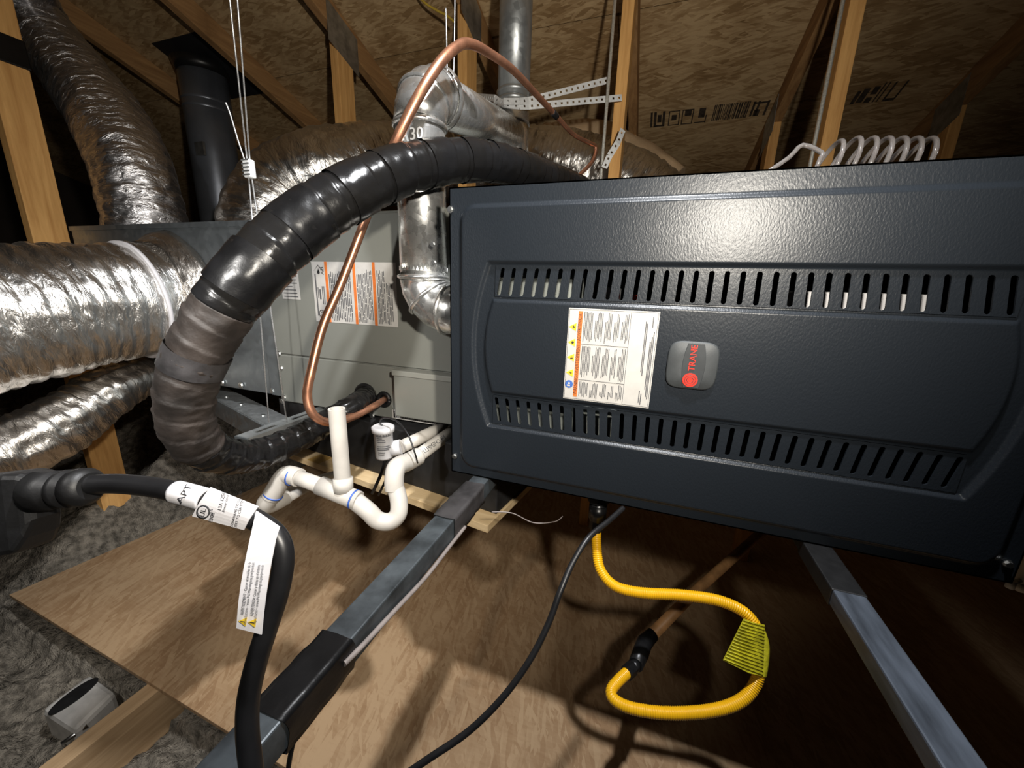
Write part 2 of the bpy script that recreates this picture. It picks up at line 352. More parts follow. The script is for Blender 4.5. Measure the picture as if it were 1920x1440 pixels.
for nm, a, b in (('wall_left', (-5.04, -1.6, FZ - 0.3), (-5.0, 5.2, 1.8)), ('wall_right', (3.6, -1.6, FZ - 0.3), (3.64, 5.2, 1.8)), ('wall_back', (-5, -1.64, FZ - 0.3), (3.6, -1.6, 1.8)), ('wall_eave', (-5, 5.2, FZ - 0.3), (3.6, 5.24, 0.1))):
    mb = MB(); mb.box(a, b); struct(mb.build(nm, 'dark'))
# printed mill stamps on the roof boards
def roof_pt(px, py):
    r = ray(px, py); t = 1.58 / (r.z + 0.3333 * r.y); return r * t - nrm * 0.0006
def stamp(items, p0, sx):
    for it in items: pass
e_up = -sl
p0 = roof_pt(1219, 239); p1 = roof_pt(1440, 210); LEN = (p1 - p0).x; hS = (roof_pt(1262, 208) - roof_pt(1262, 236)).dot(e_up)
mb = MB(); k = LEN / 222.0
def rr(u0, u1, v0, v1): sheet(mb, p0, -EX * -1, e_up, [(u0 * k, u1 * k, v0 * hS, v1 * hS)], -0.0004)
rr(0, 4, 0, 1)
for u in (7, 24): rr(u, u + 5, 0, 1)
rr(7, 29, 0, 0.12); rr(14, 22, 0.3, 0.8)
for u0 in (36, 62):
    rr(u0, u0 + 22, 0, 0.06); rr(u0, u0 + 22, 0.9, 0.96); rr(u0, u0 + 2, 0, 0.95); rr(u0 + 20, u0 + 22, 0, 0.95)
rr(42, 52, 0.35, 0.7); rr(67, 80, 0.55, 0.95); rr(88, 110, 0.02, 0.08); rr(108, 110, 0, 0.5); rr(94, 106, 0.35, 0.95)
x = 121
while x < 184:
    wd = random.choice([1.2, 2, 3]); rr(x, x + wd, 0.05, 1.05); x += wd + random.choice([0.9, 1.3, 1.9])
for u in (190, 198, 214): rr(u, u + 4, 0.1, 1)
rr(190, 218, 0.85, 0.95); rr(196, 206, 0.1, 0.5)
mb.build('mill_stamp', 'ink_faint', ceil)
q0 = roof_pt(1592, 196); q1 = roof_pt(1690, 180); mb = MB(); p0 = q0; k = (q1 - q0).x / 100.0; hS = (roof_pt(1640, 158) - roof_pt(1640, 192)).dot(e_up)
rr(0, 8, 0, 0.7); rr(11, 24, 0.05, 0.8); rr(28, 40, 0, 0.3); rr(30, 42, 0.45, 0.85); rr(46, 49, 0, 1); rr(54, 57, 0, 1); rr(66, 70, 0.1, 1); rr(66, 90, 0, 0.14); rr(87, 91, 0.1, 1)
mb.build('mill_stamp', 'ink_faint', ceil)
# floor insulation
def insulation():
    mb = MB(); nx, ny = 330, 260; x0, x1, y0, y1 = -4.2, 0.2, -0.5, 3.0
    for j in range(ny + 1):
        for i in range(nx + 1):
            x = x0 + (x1 - x0) * i / nx; y = y0 + (y1 - y0) * j / ny
            h = FZ - 0.10 - (0.04 if y < 0.42 and x > -1.95 else 0) + 0.035 * mn.noise(Vector((x * 5, y * 5, 0))) + 0.030 * mn.noise(Vector((x * 15, y * 15, 3))) + 0.020 * mn.noise(Vector((x * 34, y * 34, 5))) + 0.016 * mn.noise(Vector((x * 70, y * 70, 7)))
            far = max(0.0, min(1.0, (-1.79 - x + max(0, y - 1.5)) / 0.16)) * max(0.0, min(1.0, (y - 0.42) / 0.45))
            h += 0.40 * far * (0.8 + 0.4 * mn.noise(Vector((x * 3, y * 3, 9))))
            if x > -1.84 and 0.36 < y < 1.6: h = min(h, FZ - 0.05)
            mb.v.append(Vector((x, y, h)))
    for j in range(ny):
        for i in range(nx):
            a = j * (nx + 1) + i; mb.quad([a, a + 1, a + nx + 2, a + nx + 1], True)
    o = mb.build('blown_insulation', 'insul', None, Vector((0, 0, FZ - 0.2))); o['kind'] = 'stuff'
    tag(o, 'grey-brown blown insulation heaped on the attic floor at left', 'insulation')
insulation()
# boards on the floor
c1 = onZ(17, 1115, FZ); c2 = onZ(404, 1357, FZ); far = onZ(415, 942, FZ)
d = (c2 - c1).normalized(); e = Vector((-d.y, d.x, 0)); e = (far - c1); e = Vector((e.x, e.y, 0)); e.normalize()
mb = MB(); pA = c1; pB = c1 + d * 1.42; pD_ = c1 + e * 1.9
mb.prism([p - EZ * 0.012 for p in (pA, pB, Vector((2.2, 0.30, FZ)), Vector((2.2, 2.4, FZ)), Vector((pD_.x, 2.4, FZ)))], EZ * 0.012)
tag(mb.build('floor_board', 'osb_floor', bevel=0.001), 'scuffed strand board under the furnace, bare corner over insulation at left', 'board')
jt = FZ - 0.0125
j0 = onZ(271, 1286, jt); j1 = onZ(71, 1440, jt); jd = (j1 - j0); jd = Vector((jd.x, jd.y, 0)).normalized(); jn = Vector((jd.y, -jd.x, 0)); jn = jn if jn.x > 0 else -jn
for nm, st, lab in (('floor_joist', j0 - jd * 1.2, 'pine floor joist running out from under the board corner, lower left'),):
    mb = MB(); a = st; b_ = j0 + jd * 0.8
    mb.prism([a - EZ * 0.14, b_ - EZ * 0.14, b_, a], jn * 0.045); tag(mb.build(nm, 'pine_joist', bevel=0.002), lab, 'joist')
# dusty metal box beside the joist
bt = FZ - 0.055
B = [onZ(168, 1262, bt), onZ(218, 1296, bt), onZ(140, 1372, bt), onZ(76, 1330, bt)]
t = thing('junction_box', 'dusty grey metal box with dark oval opening half sunk in insulation', 'box', (B[0] + B[2]) / 2 - EZ * 0.09)
mb = MB(); mb.prism([p - EZ * 0.09 for p in B][::-1], EZ * 0.09); mb.build('box_body', 'box_metal', t, bevel=0.012)
mb = MB(); c = (B[0] + B[3]) / 2 * 0.72 + (B[1] + B[2]) / 2 * 0.28; ax = (B[3] - B[0]).normalized(); ay = EZ.cross(ax)
mb.prism([c + ax * (0.048 * math.cos(a)) + ay * (0.022 * math.sin(a)) for a in [2 * PI * i / 24 for i in range(24)]], EZ * 0.0015); mb.build('oval_opening', 'rubber', t)
mb = MB(); s0 = (B[2] * 0.75 + B[1] * 0.25) - EZ * 0.015; mb.tube([s0, s0 + (onZ(115, 1395, bt - 0.02) - s0)], 0.005, 12); mb.build('stud', 'screw', t)
# ================================================================ ROOF TRUSSES
def truss(x, label, posts, side):
    t = thing('roof_truss', label, 'truss', (x, 1.5, FZ), 'roof trusses')
    th = 0.019
    y0, y1 = -0.52, 4.2
    mb = MB(); q = [Vector((x - th, y, roofz(y) - dz)) for y, dz in ((y0, 0.001), (y1, 0.001), (y1, 0.095), (y0, 0.095))]
    mb.prism(q, EX * 2 * th); mb.build('rafter', 'pine_y', t, bevel=0.002)
    for y in posts:
        zt = roofz(y + 0.045) - 0.096; zb = roofz(y) - 0.096
        mb = MB(); q = [Vector((x - th, y, FZ - 0.28)), Vector((x - th, y + 0.089, FZ - 0.28)), Vector((x - th, y + 0.089, roofz(y + 0.089) - 0.096)), Vector((x - th, y, zb))]
        mb.prism(q, EX * 2 * th); mb.build('web_post', 'pine_z', t, bevel=0.002)
        s = side * (th + 0.0003); mb = MB()
        q = [Vector((x + s, y + a, roofz(y + a) + b_)) for a, b_ in ((-0.045, -0.02), (0.125, -0.02), (0.125, -0.16), (-0.045, -0.16))]
        mb.prism(q, EX * side * 0.0012); mb.build('gang_plate', 'plate', t)
    return t
truss(-2.55, 'pine roof truss farthest left, mostly in darkness', [2.25], 1)
truss(-1.94, 'pine roof truss with near post beside upper left foil duct', [0.735], 1)
truss(-1.33, 'pine roof truss with short post ending behind big silver duct', [1.5], 1)
truss(-0.745, 'pine roof truss with post directly behind the copper arch', [1.5], 1)
truss(-0.16, 'pine roof truss whose post takes the perforated strap ends', [1.5, 2.2], -1)
truss(0.455, 'pine roof truss with bright post behind the coiled clear tube', [1.5, 2.2], -1)
truss(1.08, 'pine roof truss farthest right, post fading into shadow', [2.2], -1)
# dark strap round the near left post
p = onY(20, 45, 0.735)
mb = MB(); mb.box((-1.963, 0.731, p.z - 0.05), (-1.917, 0.828, p.z + 0.03)); mb.box((-1.963, 0.60, p.z + 0.0), (-1.92, 0.731, p.z + 0.05))
tag(mb.build('black_strap', 'tape', bevel=0.004), 'black strap wrapped around near left truss post', 'strap')
# ================================================================ FURNACE
DY = 0.62; X0, X1, Z0, Z1 = -0.332, 0.494, -0.358, 0.158
CX = (X0 + X1) / 2
fur = thing('furnace', 'dark slate horizontal furnace with louvred door hung across the attic', 'furnace', (CX, 0.95, Z0))
mb = MB(); YB = 1.30; yc = DY + 0.018
mb.box((X0 + 0.004, yc, Z0 + 0.002), (X1 - 0.004, YB, Z0 + 0.004)); mb.box((X0 + 0.004, yc, Z1 - 0.004), (X1 - 0.004, YB, Z1 - 0.002))
mb.box((X0 + 0.004, yc, Z0 + 0.004), (X0 + 0.006, YB, Z1 - 0.004)); mb.box((X1 - 0.006, yc, Z0 + 0.004), (X1 - 0.004, YB, Z1 - 0.004)); mb.box((X0 + 0.006, YB - 0.002, Z0 + 0.004), (X1 - 0.006, YB, Z1 - 0.004))
mb.build('cabinet', 'door', fur)
def sst(t): t = max(0.0, min(1.0, t)); return t * t * (3 - 2 * t)
def cham(t): t = max(0.0, min(1.0, t)); return 0.5 * t + 0.5 * t * t * (3 - 2 * t)
def door_h(x, z):
    # rounded raised field on the flat margin
    cx, cz, hx, hz, r = CX, (-0.342 + 0.1315) / 2, (0.475 + 0.313) / 2, (0.1315 + 0.342) / 2, 0.03
    qx, qz = abs(x - cx) - hx + r, abs(z - cz) - hz + r
    dd = r - (math.hypot(max(qx, 0), max(qz, 0)) + min(max(qx, qz), 0))
    h = 0.006 * cham(dd / 0.0078)
    q = 1 - ((z + 0.10) / 0.148) ** 2
    xl = -0.2560 - 0.031 * q; xr = 2 * CX - xl
    h -= 0.0060 * cham(min(x - xl, xr - x, 0.0425 - z, z + 0.2505) / 0.0062)
    q2 = 1 - ((z + 0.102) / 0.085) ** 2
    xl2 = -0.2500 - 0.016 * q2; xr2 = 2 * CX - xl2
    h += 0.0052 * cham(min(x - xl2, xr2 - x, -0.0175 - z, z + 0.187) / 0.0065)
    return h
def door():
    pitch = 0.0198; nS = 33; sx0 = CX - pitch * nS / 2
    strips = [(-0.0155, 0.0350, -0.0135, 0.0315, 1), (-0.2430, -0.1890, -0.2378, -0.1928, -1)]
    zs = {Z0, Z1}
    for a, b_, st in ((Z0, Z0 + 0.03, 0.0015), (0.115, 0.1345, 0.0012), (0.0335, 0.046, 0.0012), (-0.028, -0.0155, 0.0012), (-0.189, -0.178, 0.0012), (-0.256, -0.243, 0.0012)):
        n = round((b_ - a) / st)
        for i in range(n + 1): zs.add(round(a + (b_ - a) * i / n, 6))
    zl = sorted(zs); out = [zl[0]]
    for z in zl[1:]:
        g = z - out[-1]
        if g > 0.006:
            n = math.ceil(g / 0.005); out += [out[-1] + g * i / n for i in range(1, n)]
        if z - out[-1] > 1e-5: out.append(z)
    for s in strips:
        for z in s[:2]:
            if min(abs(z - q) for q in out) > 1e-5: out.append(z)
    zs = sorted(out)
    xs = [X0 + (sx0 - X0) * i / 46 for i in range(46)] + [sx0 + pitch * i / 4 for i in range(nS * 4)] + [sx0 + pitch * nS + (X1 - sx0 - pitch * nS) * i / 46 for i in range(47)]
    mb = MB(); nx = len(xs)
    for z in zs:
        for x in xs: mb.v.append(Vector((x, DY - door_h(x, z), z)))
    for j in range(len(zs) - 1):
        zc = (zs[j] + zs[j + 1]) / 2
        instrip = any(s[0] < zc < s[1] for s in strips)
        for i in range(nx - 1):
            if instrip and sx0 < (xs[i] + xs[i + 1]) / 2 < sx0 + pitch * nS: continue
            a = j * nx + i; mb.quad([a, a + 1, a + nx + 1, a + nx], True)
    yl = DY - 0.002
    for (za, zb, ha, hb, sg) in strips:
        for k in range(nS):
            xa = sx0 + pitch * k; xc = xa + pitch / 2; zc = (ha + hb) / 2; tl = sg * 0.17 * (1 - 2 * (k + 0.5) / nS) * 1.0
            r = 0.0034; hl = (hb - ha) / 2 - r; inner = []
            for i in range(20):
                a = 2 * PI * (i + 0.5) / 20; cx, cz = r * math.cos(a), r * math.sin(a) + (hl if math.sin(a) > 0 else -hl)
                inner.append((xc + cx + cz * tl, zc + cz))
            outer = []
            W2, H2 = pitch / 2, None
            for i in range(20):
                a = 2 * PI * (i + 0.5) / 20; c_, s_ = math.cos(a), math.sin(a)
                f = min((pitch / 2) / max(abs(c_), 1e-6), 1e9); hz = (zb - zc) if s_ > 0 else (zc - za)
                if i in (2, 7, 12, 17):
                    outer.append((xc + math.copysign(pitch / 2, c_), zb if s_ > 0 else za))
                elif i in (3, 4, 5, 6, 13, 14, 15, 16): outer.append((xc + pitch / 2 * c_ / 0.75, zb if s_ > 0 else za))
                else: outer.append((xa + pitch if c_ > 0 else xa, zc + (hl * s_ / 0.5)))
            o = len(mb.v)
            for p in outer: mb.v.append(Vector((p[0], yl, p[1])))
            for p in inner: mb.v.append(Vector((p[0], yl, p[1])))
            for p in inner: mb.v.append(Vector((p[0], yl + 0.0022, p[1])))
            for i in range(20):
                j = (i + 1) % 20
                mb.quad([o + i, o + j, o + 20 + j, o + 20 + i][::-1]); mb.quad([o + 20 + i, o + 20 + j, o + 40 + j, o + 40 + i][::-1])
    mb.box((X0, DY, Z0), (X0 + 0.002, DY + 0.018, Z1)); mb.box((X1 - 0.002, DY, Z0), (X1, DY + 0.018, Z1))
    mb.box((X0, DY, Z1 - 0.002), (X1, DY + 0.018, Z1)); mb.box((X0, DY, Z0), (X1, DY + 0.018, Z0 + 0.002))
    mb.build('door', 'door', fur)
    # plain strip lining keeps the louvres from opening on a void
door()
# what shows through the louvres
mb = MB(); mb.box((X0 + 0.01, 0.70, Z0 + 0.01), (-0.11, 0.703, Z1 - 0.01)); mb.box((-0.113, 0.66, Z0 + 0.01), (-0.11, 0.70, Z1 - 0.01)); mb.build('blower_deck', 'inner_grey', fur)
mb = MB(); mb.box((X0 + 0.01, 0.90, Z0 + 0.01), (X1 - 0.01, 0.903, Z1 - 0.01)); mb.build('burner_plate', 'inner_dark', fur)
mb = MB(); mb.box((-0.075, 0.66, -0.03), (-0.045, 0.70, 0.006)); mb.build('wire_connector', 'white', fur, bevel=0.003)
mb = MB(); mb.tube([Vector((-0.022, 0.66, -0.012)), Vector((-0.022, 0.70, -0.012))], 0.007, 12); mb.build('valve_knob', 'red', fur)
mb = MB(); mb.box((0.21, 0.67, -0.09), (0.355, 0.74, 0.008)); mb.build('control_board', 'white', fur, bevel=0.003)
mb = MB(); mb.box((-0.10, 0.665, -0.26), (-0.03, 0.72, -0.205)); mb.build('gas_valve', 'inner_grey', fur, bevel=0.004)
screws(fur, [onY(845, 393, DY) - EY * 0.0005, onY(853, 855, DY) - EY * 0.0005], FR, 0.0042)
screws(fur, [Vector((X1 - 0.012, DY - 0.0005, 0.12)), Vector((X1 - 0.012, DY - 0.0005, -0.33))], FR, 0.0042)
# door warning label, printed sideways
LY = DY - door_h(0, -0.1) - 0.0003
lx0, lx1, lz0, lz1 = -0.1168, 0.0197, -0.1780, -0.0280; LW, LH = lx1 - lx0, lz1 - lz0
def S(mb, rects, dy=0.0003, o=None):
    for (u0, u1, v0, v1) in rects: mb.box((lx0 + u0 * LW, LY - 0.0004 - dy, lz1 - v1 * LH), (lx0 + u1 * LW, LY - 0.0004, lz1 - v0 * LH))
    return mb
lab = MB(); lab.box((lx0, LY - 0.0004, lz0), (lx1, LY, lz1)); lab = lab.build('warning_label', 'paper', fur); lab['label'] = 'white warning sheet with an orange sideways banner'
mb = MB(); S(mb, [(0.118, 0.166, 0.03, 0.965)]); mb.build('banner', 'orange', lab)
text('banner_lettering', 'WARNING / AVERTISSEMENT / ADVERTENCIA', 0.0078, Vector((lx0 + 0.142 * LW, LY - 0.0009, lz0 + 0.055 * LH)), EZ, -EX, 'ink', lab, width=LH * 0.89)
mb = MB(); S(mb, [(0.01, 0.014, 0.01, 0.99), (0.986, 0.99, 0.01, 0.99), (0.01, 0.99, 0.01, 0.0135), (0.01, 0.99, 0.9865, 0.99), (0.70, 0.7045, 0.02, 0.98), (0.17, 0.70, 0.373, 0.378), (0.17, 0.70, 0.765, 0.77)])
mb.build('border_lines', 'ink_grey', lab)
mb = MB()
for (v0, v1) in ((0.03, 0.36), (0.395, 0.75), (0.785, 0.965)):
    u = 0.185
    blk = 0
    while u < 0.685:
        n = (blk * 7 + 3) % 4 + 4
        for i in range(n):
            if u > 0.685: break
            a = v0 + random.uniform(0, 0.02) + (0.08 if i in (0, 1) and blk else 0); S(mb, [(u, u + 0.0075, a, v1 - random.uniform(0, (v1 - v0) * 0.25))]); u += 0.0155
        u += 0.022; blk += 1
for u, v0, v1 in ((0.965, 0.2, 0.9), (0.95, 0.25, 0.88), (0.935, 0.3, 0.8), (0.885, 0.12, 0.66), (0.87, 0.1, 0.62), (0.94, 0.05, 0.16), (0.90, 0.85, 0.97), (0.88, 0.82, 0.95)):
    S(mb, [(u - 0.005, u + 0.005, v0, v1)])
mb.build('fine_print', 'ink_grey', lab)
def tri(mb, u, v, s, th, y):
    c = Vector((lx0 + u * LW, y, lz1 - v * LH)); mb.prism([c + EX * -s, c + EX * s * 0.75 - EZ * s * 0.95, c + EX * s * 0.75 + EZ * s * 0.95], FR * th)
for i, v in enumerate((0.20, 0.365, 0.53, 0.70)):
    mb = MB(); tri(mb, 0.062, v, 0.0068, 0.0003, LY - 0.0004); mb.build('hazard_triangle', 'yellow_ink', lab)
    mb = MB(); c = Vector((lx0 + 0.07 * LW, LY - 0.0008, lz1 - v * LH))
    if i == 0: [disc(mb, c + EX * 0.0012 * math.cos(a) + EZ * 0.0016 * math.sin(a), FR, 0.0012, 0.0002, 8) for a in (0, 2.1, 4.2)]
    elif i == 1: disc(mb, c, FR, 0.0022, 0.0002, 12)
    elif i == 2: mb.box((c.x - 0.002, c.y - 0.0002, c.z - 0.0022), (c.x + 0.002, c.y, c.z - 0.0004)); mb.box((c.x - 0.001, c.y - 0.0002, c.z + 0.0004), (c.x + 0.003, c.y, c.z + 0.0016))
    else: mb.prism([c + EX * a + EZ * b_ for a, b_ in ((-0.003, 0.0003), (0.0008, -0.0012), (0.0004, -0.0001), (0.0032, -0.0006), (-0.0002, 0.0014), (0, 0.0004))], FR * 0.0002)
    mb.build('hazard_symbol', 'ink', lab)
mb = MB(); disc(mb, Vector((lx0 + 0.06 * LW, LY - 0.0004, lz1 - 0.83 * LH)), FR, 0.0066, 0.0003, 24); mb.build('notice_disc', 'blue_ink', lab)
mb = MB(); c = Vector((lx0 + 0.06 * LW, LY - 0.0008, lz1 - 0.83 * LH)); disc(mb, c + EZ * 0.0015, FR, 0.0018, 0.0002, 10); mb.box((c.x - 0.003, c.y - 0.0002, c.z - 0.0035), (c.x + 0.002, c.y, c.z - 0.001)); mb.build('notice_symbol', 'paper', lab)
# badge
bx0, bx1, bz0, bz1 = 0.0376, 0.1070, -0.1395, -0.0680; bc = Vector(((bx0 + bx1) / 2, LY, (bz0 + bz1) / 2))
def sup(a, hx, hz, n=5):
    c_, s_ = math.cos(a), math.sin(a); r = (abs(c_) ** n + abs(s_) ** n) ** (-1 / n); return hx * c_ * r * (1 - 0.05 * abs(s_) ** 2), hz * s_ * r
def badge_ring(hx, hz, y, N=48): return [Vector((bc.x + sup(2 * PI * i / N, hx, hz)[0], y, bc.z + sup(2 * PI * i / N, hx, hz)[1])) for i in range(N)]
mb = MB(); hx, hz = (bx1 - bx0) / 2, (bz1 - bz0) / 2; N = 48
for k, (s, y) in enumerate(((1, LY), (1, LY - 0.002), (0.94, LY - 0.0036), (0.5, LY - 0.0046))): mb.v += badge_ring(hx * s, hz * s, y)
for k in range(3):
    for i in range(N): j = (i + 1) % N; mb.quad([k * N + i, k * N + j, (k + 1) * N + j, (k + 1) * N + i], True)
mb.quad([3 * N + i for i in range(N)]); bad = mb.build('badge', 'badge', fur); bad['label'] = 'dark grey badge with a red roundel and red lettering'
mb = MB(); pts = []
for i in range(13): z = -hz * 0.93 + 2 * hz * 0.93 * i / 12; pts.append((0.010 + 0.0055 * (1 - (z / hz) ** 2), z))
P = [Vector((bc.x + 0.002 + a, LY - 0.0036, bc.z + z)) for a, z in pts] + [Vector((bc.x + 0.002 - a, LY - 0.0036, bc.z + z)) for a, z in reversed(pts)]
mb.prism(P, FR * 0.0014); mb.build('centre_strip', 'badge_mid', bad, bevel=0.0006)
mb = MB(); c = Vector((0.0722, LY - 0.0050, -0.1250)); disc(mb, c, FR, 0.0104, 0.001, 32); mb.build('roundel', 'red', bad)
mb = MB()
for r_ in (0.0075, 0.0045):
    mb.tube([c + FR * 0.001 + EX * r_ * math.cos(2 * PI * i / 28) + EZ * r_ * math.sin(2 * PI * i / 28) for i in range(29)], 0.0004, 6)
mb.build('roundel_rings', 'badge_mid', bad)
text('lettering', 'TRANE', 0.0125, Vector((0.0722, LY - 0.0056, -0.1115)), EZ, -EX, 'red', bad, ext=0.0004, width=0.0385)
# ================================================================ COIL CABINET
CY = 0.81; cx0, cx1, cz0, cz1 = -0.998, -0.336, -0.350, 0.166
coil = thing('coil_cabinet', 'grey-green sheet metal coil cabinet between plenum and furnace', 'cabinet', ((cx0 + cx1) / 2, 1.07, cz0))
mb = MB(); mb.box((cx0, CY, cz0), (cx1, 1.34, cz1)); mb.build('cabinet', 'coil', coil, bevel=0.004)
zs_ = onY(680, 680, CY).z
mb = MB(); mb.box((cx0 + 0.004, CY - 0.006, zs_ + 0.0015), (cx1 - 0.002, CY - 0.0003, cz1 - 0.006)); up_ = mb.build('upper_panel', 'coil', coil, bevel=0.0025)
mb = MB(); mb.box((cx0 + 0.004, CY - 0.006, cz0 + 0.004), (cx1 - 0.002, CY - 0.0003, zs_ - 0.0015)); mb.build('lower_panel', 'coil', coil, bevel=0.0025)
PY = CY - 0.006
a = onY(737, 702, PY - 0.03); b_ = onY(846, 797, PY - 0.03)
mb = MB(); mb.box((a.x, PY - 0.03, b_.z), (-0.338, PY - 0.0002, a.z)); mb.build('junction_cover', 'coil', coil, bevel=0.003)
mb = MB(); mb.box((a.x - 0.002, PY - 0.034, a.z - 0.002), (-0.338, PY - 0.0002, a.z + 0.012)); mb.build('cover_lid', 'coil_light', coil, bevel=0.002)
screws(coil, [onY(x, y, PY) for x, y in ((527, 690), (523, 663), (530, 752), (533, 745))] + [onY(698, 779, PY)], FR, 0.006)
for (px, py, r) in ((687, 741, 0.029), (722, 748, 0.0165)):
    mb = MB(); c = onY(px, py, PY); mb.tube([c + FR * 0.004 + EX * (r * math.cos(2 * PI * i / 24)) + EZ * (r * math.sin(2 * PI * i / 24)) for i in range(25)], 0.0055, 10); disc(mb, c, FR, r, 0.0008, 24)
    g = mb.build('grommet', 'rubber', coil)
# coil data plates
def plate_sheet(px, w_px, name, label):
    pass
p0 = onY(583, 486, PY); p1 = onY(742, 497, PY); p3 = onY(742, 613, PY)
lx0, lx1, lz1, lz0 = p0.x, p1.x, (p0.z + p1.z) / 2, p3.z; LW, LH = lx1 - lx0, lz1 - lz0; LY = PY - 0.0003
mb = MB(); mb.box((lx0, LY - 0.0004, lz0), (lx1, LY, lz1)); lab = mb.build('data_sheet', 'paper', coil); lab['label'] = 'white notice sheet with three orange stripes'
for u in (0.165, 0.505, 0.735):
    mb = MB(); S(mb, [(u, u + 0.032, 0.0, 1.0)], 0.0003); mb.build('orange_stripe', 'orange', lab)
mb = MB()
for (u0, u1, v0, v1, st) in ((0.21, 0.475, 0.14, 0.97, 0.021), (0.55, 0.66, 0.16, 0.97, 0.016), (0.665, 0.725, 0.10, 0.97, 0.016), (0.785, 0.87, 0.12, 0.97, 0.015), (0.885, 0.96, 0.3, 0.97, 0.015)):
    u = u0
    while u < u1:
        v = v0 + random.uniform(0, 0.06)
        while v < v1 - 0.05:
            l = random.uniform(0.05, 0.24); S(mb, [(u, u + st * 0.5, v, min(v1, v + l))], 0.0002); v += l + 0.018
        u += st
S(mb, [(0.03, 0.045, 0.2, 0.9), (0.055, 0.065, 0.42, 0.6), (0.075, 0.095, 0.45, 0.62), (0.11, 0.12, 0.4, 0.7), (0.13, 0.14, 0.4, 0.7)], 0.0002)
mb.build('fine_print', 'ink_grey', lab)
def ring(mb, pts, r, closed=True):
    P = [Vector(p) for p in pts]; mb.tube(P + [P[0]] if closed else P, r, 6, smooth=False)
mb = MB(); c = Vector((lx0 + 0.085 * LW, LY - 0.0007, lz1 - 0.16 * LH)); s_ = 0.016
ring(mb, [c + EX * s_, c + EZ * s_, c - EX * s_, c - EZ * s_], 0.0008); disc(mb, c - EZ * 0.002, FR, 0.0042, 0.0003, 12); mb.prism([c + EX * -0.003, c + EX * 0.003, c + EZ * 0.008], FR * 0.0003)
mb.build('flame_diamond', 'ink', lab)
text('class_mark', 'A2L', 0.014, Vector((lx0 + 0.135 * LW, LY - 0.0008, lz1 - 0.21 * LH)), EZ, -EX, 'ink', lab)
mb = MB(); c = Vector((lx0 + 0.085 * LW, LY - 0.0007, lz1 - 0.86 * LH)); ring(mb, [c + EX * 0.009 * math.cos(2 * PI * i / 20) + EZ * 0.009 * math.sin(2 * PI * i / 20) for i in range(20)], 0.0008); mb.build('test_mark_ring', 'ink', lab)
text('test_mark', 'UL', 0.009, c + EY * -0.0002 - EZ * 0.004, EZ, -EX, 'ink', lab)
for (pa, pb, nm) in (((524, 500), (564, 562), 'small_sheet'), ((494, 426), (540, 452), 'upper_sheet')):
    a = onY(*pa, PY); b_ = onY(*pb, PY); mb = MB(); mb.box((a.x, PY - 0.0007, b_.z), (b_.x, PY - 0.0003, a.z)); sh = mb.build('data_sheet', 'paper', coil); sh['label'] = 'small white data sheet partly behind the hose'
    mb = MB()
    n = 9
    for i in range(n):
        z = a.z + (b_.z - a.z) * (i + 0.7) / (n + 0.5); mb.box((a.x + 0.006, PY - 0.0009, z - 0.0012), (b_.x - random.uniform(0.005, 0.03), PY - 0.0007, z + 0.0012))
    mb.build('fine_print', 'ink_grey', sh)
a = onY(738, 772, PY); mb = MB(); mb.box((a.x - 0.004, PY - 0.0012, cz0 + 0.006), (cx1 - 0.02, PY - 0.0003, cz0 + 0.03)); sh = mb.build('serial_strip', 'paper', coil)
mb = MB()
x = a.x + 0.002
while x < cx1 - 0.03: wd = random.choice((0.0015, 0.003, 0.005)); mb.box((x, PY - 0.0014, cz0 + 0.009), (x + wd, PY - 0.0012, cz0 + 0.027)); x += wd + random.choice((0.002, 0.004))
mb.build('fine_print', 'ink_grey', sh)
# ================================================================ PLENUM AND DUCTS
pl = thing('supply_plenum', 'galvanised sheet metal plenum box left of the coil cabinet', 'plenum', (-1.44, 1.07, -0.335))
mb = MB(); mb.box((-1.88, CY + 0.004, -0.335), (cx0 - 0.002, 1.34, 0.147)); mb.build('box', 'galv_soft', pl, bevel=0.003)
mb = MB(); mb.box((cx0 - 0.04, CY + 0.0, -0.335), (cx0 - 0.003, CY + 0.0035, 0.147)); mb.build('slip_flange', 'galv_soft', pl, bevel=0.001)
mb = MB(); mb.box((-1.88, CY - 0.0, 0.141), (cx0 - 0.04, CY + 0.004, 0.155)); mb.build('top_flange', 'galv_soft', pl)
screws(pl, [onY(x, y, CY + 0.002) for x, y in ((417, 717), (511, 733), (452, 722))], FR, 0.007)
def foil_duct(name, label, pts, mat, pitch=0.035, amp=0.006, cr=0.010, seg=56, step=0.007, seed=0.0, group='foil covered flexible ducts'):
    P = resample(smooth_path(pts, 24), step); path, R = split(P); mb = MB()
    def prof(L, a, r, i):
        nz = mn.noise(Vector((math.cos(a) * 2.0 + seed, math.sin(a) * 2.0, L * 9)))
        n2 = mn.noise(Vector((math.cos(a) * 5 + seed, math.sin(a) * 5, L * 34 + seed)))
        n3 = mn.noise(Vector((math.cos(a) * 11 + seed, math.sin(a) * 11, L * 60 + seed)))
        rg = abs(math.sin(PI * L / pitch + nz * 0.9)) ** 0.6
        return r + amp * (rg - 0.6) + cr * nz * 0.9 + 0.6 * cr * n2 + 0.30 * cr * n3
    mb.tube(path, R, seg, prof)
    return mb, path, R
t = thing('foil_duct', 'large silver foil duct running toward us from the plenum side, left edge', 'duct', (-1.43, 0.3, -0.25), 'foil covered flexible ducts')
pts = [(-1.42, CY + 0.002, -0.07, 0.155), (-1.42, 0.74, -0.072, 0.160), (-1.43, 0.6, -0.085, 0.160), (-1.44, 0.45, -0.115, 0.157), (-1.46, 0.2, -0.17, 0.155), (-1.48, -0.15, -0.24, 0.155)]
mb, path, R = foil_duct('', '', pts, 'foil', 0.034, 0.007, 0.008); mb.build('sleeve', 'foil', t)
